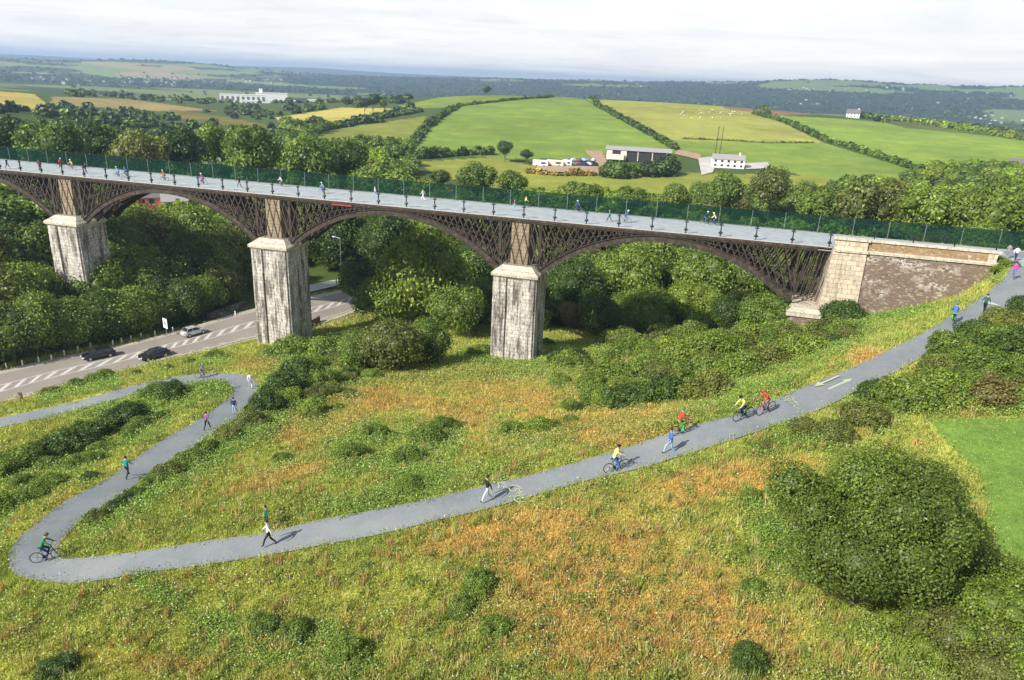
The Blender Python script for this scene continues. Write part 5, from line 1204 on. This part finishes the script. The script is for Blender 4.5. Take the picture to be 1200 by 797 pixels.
# ------------------------------------------------------------------ roadside things
mpm = None
for i, (px, py) in enumerate(((8, 434), (27, 431), (46, 427), (61, 424), (76, 419), (92, 414), (107, 410), (133, 407), (143, 404), (154, 401), (166, 398), (182, 395), (203, 391), (276, 372))):
    p = hit(px, py-1); t = empty('marker_post', p, 0, 'short white roadside marker post on the wooded verge', 'marker post', 'marker posts along the far verge')
    if mpm is None:
        b = MB(); b.box((0, 0, .5), (.16, .12, 1.0)); mpm = b.mesh('post', M['white']); b = MB(); b.frustum((0, 0, -.05), (.4, .4), (.22, .22), .22); mpb = b.mesh('foot', M['orange'])
    link('post', mpm, t); link('foot', mpb, t)
p = hit(196, 395); t = empty('road_sign', p, -.35, 'white rectangular road sign on a post at the wood edge', 'sign')
b = MB(); b.box((0, 0, .9), (.08, .08, 1.9)); b.build('post', M['greymetal'], t); b = MB(); b.box((0, -.06, 2.4), (1.25, .05, 1.7)); b.build('panel', M['white'], t)
b = MB(); b.ring((0, 0, 0), .28, .05, 16, 5); b.bar((-.2, 0, .2), (.2, 0, -.2), .07); b.build('sign_symbol', M['slate'], t, (0, -.1, 2.45))
p = D(401, 344, 150); p = hit(401, 345, 100); d_ = np.dot(p-CAM, fw); H_ = 62*d_/F/.94
t = empty('street_lamp', p, 0, 'tall slim grey street lamp beside the road under the second arch', 'street lamp')
b = MB(); b.tube((0, 0, 0), (0, 0, 1.2), .13, .11); b.tube((0, 0, 1.2), (0, 0, H_), .10, .06); b.build('pole', M['greymetal'], t)
b = MB(); b.tube((0, 0, H_), (-1.1, 0, H_+.25), .05); b.build('arm', M['greymetal'], t); b = MB(); b.ell((-1.4, 0, H_+.25), (.45, .16, .10), 10, 6); b.build('lamp_head', M['rim'], t)
def lowwall(pl, name, mat, h, w, label, cat):
    P_ = [hit(*q) for q in pl]; b = MB()
    for i in range(len(P_)-1):
        a, c_ = P_[i], P_[i+1]; n = np.array([-(c_-a)[1], (c_-a)[0], 0]); n = n/np.linalg.norm(n)*w/2
        b.add([a-n-[0, 0, .4], c_-n-[0, 0, .4], c_+n-[0, 0, .4], a+n-[0, 0, .4], a-n+[0, 0, h], c_-n+[0, 0, h], c_+n+[0, 0, h], a+n+[0, 0, h]], [(0, 3, 2, 1), (4, 5, 6, 7), (0, 1, 5, 4), (1, 2, 6, 5), (2, 3, 7, 6), (3, 0, 4, 7)])
    return tag(b.build(name, mat), label, cat)
lowwall([(243, 375), (262, 369), (287, 361)], 'stone_wall', M['wall'], 1.3, .5, 'dark stone wall on the far verge just left of the middle pier', 'wall')
lowwall([(352, 388), (362, 384), (374, 378)], 'stone_wall', M['wall'], 1.2, .5, 'dark stone wall stub right of the middle pier foot', 'wall')
g_ = empty('guard_rail', hit(357, 352), 0, 'grey roadside guard rail right of the middle pier', 'guard rail'); o0 = np.array(g_.location)
pts = [hit(357+i*9, 349-i*2.3)-o0 for i in range(7)]; b = MB()
for a, c_ in zip(pts, pts[1:]): b.bar(a+[0, 0, .7], c_+[0, 0, .7], .3, .06)
b.build('rail', M['timber'], g_)
for q in pts: b = MB(); b.box((q[0], q[1], q[2]+.3), (.1, .1, .8)); b.build('post', M['timber'], g_)
# pale side lane behind the road
lA = np.array([hit(357, 336, 100), hit(380, 331, 100), hit(412, 325, 100)]); lB = np.array([hit(357, 345, 100), hit(380, 340, 100), hit(412, 334, 100)])
lA[:, 2] += .15; lB[:, 2] += .15; sheet('side_lane', lA, lB, 3, M['concrete'])
p = hit(26, 471); t = empty('waymarker', p, .2, 'small dark wooden marker post leaning on the grass verge between path and road', 'marker post')
b = MB(); b.box((0, 0, .55), (.28, .16, 1.3)); b.build('post', M['timber'], t); b = MB(); b.box((0, -.1, 1.15), (.5, .05, .35)); b.build('plate', M['timber'], t)
p0 = hit(103, 512); p1 = hit(128, 495); b = MB(); c_ = (p0+p1)/2; L = np.hypot(*(p1-p0)[:2]); an = math.atan2(*(p1-p0)[1::-1][:2]) if False else math.atan2((p1-p0)[1], (p1-p0)[0])
t = MB(); t.frustum((0, 0, -.4), (L*1.05, 1.5), (L*.92, .8), 1.1); o = t.build('boulder', M['sandy'], None, c_); o.rotation_euler = (0, 0, an)
bm = bmesh.new(); bm.from_mesh(o.data); bmesh.ops.subdivide_edges(bm, edges=bm.edges, cuts=4, use_grid_fill=True)
for v in bm.verts: v.co += Vector((random.uniform(-.09, .09),)*3)
bm.to_mesh(o.data); bm.free(); tag(o, 'long pale sandy rock lying in the scrub inside the lower path loop', 'rock')

# ------------------------------------------------------------------ buildings
def house(p, w, d, h, rz, wall, roof, label, cat='house', rh=None, nwin=3, floors=2, group=None, chimney=True, name='house'):
    t = empty(name, p, rz, label, cat, group); rh = rh or d*.35
    b = MB(); b.box((0, 0, h/2-1), (w, d, h+2)); 
    b.add([(-w/2+.01, -d/2+.01, h), (-w/2+.01, d/2-.01, h), (-w/2+.01, 0, h+rh-.05), (w/2-.01, -d/2+.01, h), (w/2-.01, d/2-.01, h), (w/2-.01, 0, h+rh-.05)], [(0, 2, 1), (3, 4, 5)]); b.build('wall', wall, t)
    b = MB(); e = .35
    for s in (-1, 1):
        b.add([(-w/2-e, s*(d/2+e), h-e*rh/(d/2)), (w/2+e, s*(d/2+e), h-e*rh/(d/2)), (w/2+e, 0, h+rh), (-w/2-e, 0, h+rh), (-w/2-e, s*(d/2+e), h-e*rh/(d/2)+.18), (w/2+e, s*(d/2+e), h-e*rh/(d/2)+.18), (w/2+e, 0, h+rh+.18), (-w/2-e, 0, h+rh+.18)], [(0, 1, 2, 3), (7, 6, 5, 4), (0, 4, 5, 1), (1, 5, 6, 2), (2, 6, 7, 3), (3, 7, 4, 0)])
    r_ = b.build('roof', roof, t)
    if chimney: b = MB(); b.box((w*.35, 0, h+rh+.5), (.9, .6, 1.6)); b.build('chimney', wall, r_)
    for f_ in range(floors):
        for i in range(nwin):
            x = (i+.5)/nwin*w-w/2; z = (f_+.55)*h/floors
            b = MB(); b.box((x, -d/2-.02, z), (min(1.3, w/nwin*.5), .1, min(1.4, h/floors*.5))); b.build('window', M['dark'], t)
            if cat == 'house' and group is None: b = MB(); b.box((x, -d/2-.06, z-min(1.4, h/floors*.5)/2-.06), (min(1.3, w/nwin*.5)+.2, .1, .1)); b.build('sill', M['white'], t)
    return t
def face_cam(p): return math.atan2(p[1]-CAM[1], p[0]-CAM[0])-PI/2
# red brick houses glimpsed under the arch
for px, d_, w, hh, wl, rf, lab in ((160, 236, 9, 5., 'brick', 'slate', 'brick house with dark roof at the left of the group seen under the arch'), (186, 232, 7., 5.5, 'brick', 'slate', 'red brick house with a dark slate roof in the middle under the arch'), (205, 226, 6.5, 3.6, 'render', 'roofgrey', 'low building with a pale grey roof at the right under the arch')):
    p = DZ(px, d_, 0); _, py = PX(p[0], p[1], 0); p = D(px, 236, d_); z = p[2]-1.5; house((p[0], p[1], z-hh*.4), w, 7, hh, face_cam(p), M[wl], M[rf], lab, rh=2.6, nwin=2)
# farm
def at(px, py, rmin=280): return hit(px, py, rmin)
p = at(747, 190); p[2] += 1.2; rz = face_cam(p)
t = empty('barn', p, rz-.05, 'long low farm barn with grey roof and dark open bays', 'barn'); w = 36
b = MB(); b.box((0, 3, 1.8), (w, 8, 5.8)); b.build('wall', M['dark'], t)
b = MB(); b.add([(-w/2-.5, -1.8, 4.7), (w/2+.5, -1.8, 4.7), (w/2+.5, 3, 6.6), (-w/2-.5, 3, 6.6), (w/2+.5, 7.8, 4.7), (-w/2-.5, 7.8, 4.7)], [(0, 1, 2, 3), (3, 2, 4, 5)]); b.build('roof', M['roofgrey'], t)
for k in range(5): b = MB(); b.box((-w/2+2+k*8, -1.2, 1.9), (.4 if k not in (0, 1) else 3.2, .3, 5.2)); b.build('bay_post' if k > 1 else 'pale_panel', M['cream'], t)
b = MB(); b.box((-w/2+6, -4, 1.2), (9, 4, 2.6)); b.build('lean_to', M['cream'], t)
p = at(852, 196); h_ = house(p, 17, 9, 4.4, face_cam(p)+.1, M['render'], M['roofgrey'], 'white two-storey farmhouse with a shallow brown-grey roof beside the concrete yard', rh=2.2, nwin=5)
for k in range(2):
    p = at(838+k*5, 181); b = MB(); b.tube((0, 0, -1), (.5*(1 if k else .6), 0, 16.5), .28, .18); tag(b.build('utility_pole', M['timber'], None, p), ('left' if k == 0 else 'right')+' one of the two tall dark poles behind the farmhouse', 'pole')
def yard(poly, name, mat):
    P_ = [at(*q) for q in poly]; b = MB(); b.add([(q[0], q[1], q[2]+.35) for q in P_], [tuple(range(len(P_)))]); tag(b.build(name, mat), kind='structure')
yard([(818, 186), (836, 184), (838, 196), (835, 203), (822, 206)], 'concrete_yard', M['concrete']); yard([(872, 192), (900, 191), (902, 198), (874, 199)], 'concrete_yard', M['concrete'])
yard([(685, 177), (705, 178), (716, 199), (705, 199)], 'dirt_track', M['dirt']); yard([(622, 194), (700, 196), (720, 200), (700, 204), (640, 202)], 'dirt_track', M['dirt']); yard([(795, 176), (822, 182), (820, 188), (790, 181)], 'dirt_track', M['dirt'])
for i, (px, w, cm, lab) in enumerate(((633, 8, 'render', 'white trailer at the left end of the scrap yard'), (650, 9, 'cream', 'cream trailer in the scrap yard beside the white one'), (664, 5, 'render', 'small white shed among the scrap cars'))):
    p = at(px, 195); t = empty('trailer', p, face_cam(p), lab, 'trailer'); b = MB(); b.box((0, 0, 1.7), (w, 3, 2.4)); b.frustum((0, 0, 2.9), (w, 3), (w*.92, 2.4), .35); b.build('body', M[cm], t)
    b = MB(); b.box((w*.2, -1.52, 1.9), (w*.3, .06, .9)); b.build('window', M['dark'], t)
    for s in (-1, 1): b = MB(); b.tube((s*w*.25, -1.6, .45), (s*w*.25, 1.6, .45), .45, n=10); b.build('wheel', M['tyre'], t)
sc_ = ['white', 'grey', 'purple', 'navy', 'pale', 'black', 'grey', 'white', 'brown', 'lightblue', 'grey', 'pale']
sb = MB()
for x, zb, zt_, w in ((-2.2, .4, .8, .8), (-1.9, .3, .95, .95), (1.6, .3, .9, .95), (2.2, .4, .7, .8)): sb.v += [(x, -.9*w, zb), (x, .9*w, zb), (x, .9*w, zt_), (x, -.9*w, zt_)]
for i in range(3):
    for j in range(4): sb.f.append((i*4+j, (i+1)*4+j, (i+1)*4+(j+1) % 4, i*4+(j+1) % 4))
sb.f += [(3, 2, 1, 0), (12, 13, 14, 15)]; sb.frustum((-.2, 0, .9), (2.9, 1.6), (1.7, 1.3), .55); smesh = sb.mesh('body')
smesh.materials.append(DUM)
for i, c_ in enumerate(sc_):
    px = 666+(i % 6)*6.0+random.uniform(-1, 1); p = at(px, 194-(i//6)*4.5); o = link('scrap_car', smesh, None, (p[0], p[1], p[2]+(.2))); o.rotation_euler = (0, 0, random.uniform(0, 3.1)); o.scale = (1, 1, 1.1)
    o.material_slots[0].link = 'OBJECT'; o.material_slots[0].material = cl(c_); tag(o, 'scrap car dumped in the farm yard left of the barn', 'car', 'scrap cars left of the barn')
p = at(1196, 198); house(p, 12, 7, 3.5, face_cam(p), M['cream'], M['slate'], 'low building with a dark roof at the right edge below the green field', rh=2., nwin=3, floors=1)
p = at(1150, 199); house(p, 8, 5, 2.6, face_cam(p), M['render'], M['roofgrey'], 'small pale shed by the clipped hedge at the right', rh=1., nwin=2, floors=1, chimney=False)
p = at(999, 138); house(p, 14, 8, 5, face_cam(p), M['render'], M['slate'], 'white house on the skyline of the hill above the right-hand field', rh=4., nwin=4)
# industrial complex
def block(px0, px1, pyb, hpx, d_, mat, roof, label, dark=0, name='factory'):
    a = D(px0, pyb, d_); c_ = D(px1, pyb, d_); m_ = (a+c_)/2; w = np.hypot(*(c_-a)[:2]); h = hpx*d_/F; rz = face_cam(m_)
    t = empty(name, (m_[0], m_[1], m_[2]), rz, label, 'factory'); b = MB(); b.box((0, 8, h/2-6), (w, 20, h+12)); b.build('wall', mat, t); b = MB(); b.box((0, 8, h+.25), (w+1, 21, .5)); b.build('roof', roof, t)
    for k in range(dark): b = MB(); b.box((-w/2+(k+.5)*w/dark, -2.1, h*.5), (w/dark*.5, .3, h*.55)); b.build('window', M['slate'], t)
block(258, 312, 120, 7.5, 1400, M['render'], M['white'], 'long white factory block with dark window bays', 9)
block(300, 337, 117, 6.5, 1440, M['render'], M['white'], 'white factory block behind the tower')
block(283, 305, 124, 5., 1350, M['render'], M['white'], 'low white annex in front of the long factory', 4)
block(315, 352, 125, 6., 1340, M['render'], M['white'], 'low wide white warehouse at the right of the factory', 5)
block(304, 308, 114, 8., 1450, M['render'], M['white'], 'slim white factory tower')
block(360, 374, 123, 5, 1400, M['render'], M['white'], 'small white works building right of the factory', 2); block(378, 392, 124, 4, 1400, M['render'], M['white'], 'pale works building in the row right of the factory', 3); block(393, 402, 125, 4.5, 1380, M['render'], M['white'], 'white gabled works building at the right end of the row', 1)
# far houses
hb = MB(); hb.box((0, 0, 2), (10, 7, 6)); hm1 = hb.mesh('wall', plain('far_render', (.42, .41, .38), .8)); hb = MB(); hb.add([(-5.3, -3.8, 4.9), (5.3, -3.8, 4.9), (5.3, 0, 7.6), (-5.3, 0, 7.6), (5.3, 3.8, 4.9), (-5.3, 3.8, 4.9)], [(0, 1, 2, 3), (3, 2, 4, 5), (1, 4, 2), (0, 3, 5)]); hm2 = hb.mesh('roof', M['slate'])
def farh(px, py, s, lab, grp, rmin=1200):
    p = hit(px, py, rmin); t = empty('house', p, face_cam(p)+random.uniform(-.7, .7), lab, 'house', grp); t.scale = (s, s, s); link('wall', hm1, t, (0, 0, 1.5)); link('roof', hm2, t, (0, 0, 1.5))
for _ in range(100):
    farh(random.uniform(30, 335), random.gauss(95, 2.6), random.uniform(.5, 1.1), 'tiny pale house in the valley town at the foot of the left hills', 'houses in the far valley town')
for _ in range(26):
    px = random.choice([random.gauss(990, 45), random.uniform(560, 1200)]); farh(px, 96+(px-600)*.0125+random.uniform(1.5, 7), random.uniform(.5, 1.), 'tiny white house scattered along the top of the far wooded ridge', 'white houses on the far ridge', 3000)
for _ in range(10):
    farh(random.uniform(1130, 1215), random.uniform(134, 152), random.uniform(.45, .8), 'small pale building in the town at the right edge beyond the fields', 'buildings in the right-hand town', 900)
for _ in range(7):
    farh(random.uniform(920, 1200), random.uniform(110, 124), random.uniform(.5, .9), 'pale building in the woods at the foot of the far ridge', 'buildings below the far ridge', 2400)
# sheep
b = MB(); b.ell((0, 0, .75), (.62, .32, .36), 10, 6); sm_ = b.mesh('wool', plain('wool', (.72, .70, .62), .95), True)
b = MB(); b.ell((.72, 0, .95), (.20, .12, .14), 8, 5)
for x in (-.35, .35):
    for y in (-.15, .15): b.tube((x, y, .5), (x, y, 0), .05, .04, 5)
sl_ = b.mesh('head_and_legs', plain('sheep_face', (.25, .22, .18), .9))
for _ in range(26):
    p = hit(random.uniform(795, 880), random.uniform(129, 140), 300); t = link('sheep', sm_, None, p); t.rotation_euler = (0, 0, random.uniform(0, 6.28)); t.scale = (1.25,)*3; tag(t, 'white sheep grazing on the yellow-green pasture below the skyline', 'sheep', 'sheep on the pasture'); link('head_and_legs', sl_, t)

# ------------------------------------------------------------------ haze, sky, sun, camera
if True:
    m, t = nt('haze_air'); pv = N(t, 'ShaderNodeVolumePrincipled'); o = N(t, 'ShaderNodeOutputMaterial')
    pv.inputs['Color'].default_value = (.52, .72, 1., 1); pv.inputs['Density'].default_value = 1.5e-4; pv.inputs['Anisotropy'].default_value = .2; t.links.new(pv.outputs[0], o.inputs['Volume'])
    zt = float(GZ2[rr < 11000].max())+12; zb = float(GZ2.min())-1; b = MB(); b.box((-2000, 6000, (zt+zb)/2), (24500, 14900, zt-zb)); tag(b.build('haze', m), 'thin pale blue haze over the far valley', 'haze', None, 'stuff')
SUN_AZ = math.radians(56); EL = math.radians(37)
W = bpy.data.worlds.new('World'); SC.world = W; W.use_nodes = True; t = W.node_tree; t.nodes.clear()
sky = N(t, 'ShaderNodeTexSky', sky_type='NISHITA'); sky.sun_disc = False; sky.sun_elevation = EL; sky.sun_rotation = math.atan2(-math.cos(SUN_AZ), -math.sin(SUN_AZ)); sky.air_density = 1.; sky.dust_density = 1.2
tc = t.nodes.new('ShaderNodeTexCoord'); sp = N(t, 'ShaderNodeSeparateXYZ'); t.links.new(tc.outputs['Generated'], sp.inputs[0])
def mth(op, a, b_=None):
    n = N(t, 'ShaderNodeMath', operation=op)
    for i, v in enumerate((a, b_)):
        if v is None: continue
        if isinstance(v, (int, float)): n.inputs[i].default_value = v
        else: t.links.new(v, n.inputs[i])
    return n.outputs[0]
zc = mth('ADD', mth('MAXIMUM', sp.outputs[2], 0.), .06)
cb = N(t, 'ShaderNodeCombineXYZ'); t.links.new(mth('DIVIDE', sp.outputs[0], zc), cb.inputs[0]); t.links.new(mth('DIVIDE', sp.outputs[1], zc), cb.inputs[1])
n1 = noise(t, cb.outputs[0], .28, 8, .62, .5); n2 = noise(t, cb.outputs[0], 1.1, 6, .6, .2)
cloudcol = ramp(t, n1, [(.30, (6.0, 6.15, 6.5)), (.42, (7.0, 7.0, 7.0)), (.52, (7.7, 7.6, 7.4)), (.62, (8.2, 8.1, 7.8))])
cover_ = ramp(t, n2, [(.25, (.70, .70, .70)), (.5, (1, 1, 1))])
el_ = ramp(t, sp.outputs[2], [(0., (1, 1, 1)), (.22, (.85, .85, .85)), (.45, (.12, .12, .12))])
fac = mixc(t, 1., cover_, el_, 'MULTIPLY')
c = mixc(t, fac, sky.outputs[0], cloudcol)
bg = N(t, 'ShaderNodeBackground', Strength=.10); o = N(t, 'ShaderNodeOutputWorld'); t.links.new(c, bg.inputs[0]); t.links.new(bg.outputs[0], o.inputs[0])
sl = bpy.data.lights.new('sun', 'SUN'); sl.energy = 4.6; sl.angle = math.radians(.5); sl.color = (1., .95, .86); so = bpy.data.objects.new('sun', sl); COL.objects.link(so)
dv = Vector((math.cos(SUN_AZ)*math.cos(EL), math.sin(SUN_AZ)*math.cos(EL), -math.sin(EL))); so.rotation_euler = dv.to_track_quat('-Z', 'Y').to_euler(); so.location = (0, -50, 80)
cd = bpy.data.cameras.new('camera'); co = bpy.data.objects.new('camera', cd); COL.objects.link(co); SC.camera = co
cd.sensor_width = 36; cd.lens = 36*F/1200; cd.clip_start = .5; cd.clip_end = 40000
Rm = Matrix((tuple(rt), tuple(-dn), tuple(-fw))).transposed().to_4x4(); Rm.translation = Vector(CAM); co.matrix_world = Rm
SC.render.engine = 'CYCLES'; SC.cycles.max_bounces = 5; SC.cycles.transparent_max_bounces = 8; SC.cycles.volume_bounces = 0
SC.view_settings.view_transform = 'Standard'; SC.view_settings.look = 'None'; SC.view_settings.exposure = .58; SC.view_settings.gamma = 1.
print('objects', len(bpy.data.objects), 'trees', len(TREES), 'mass', len(restt)-235)
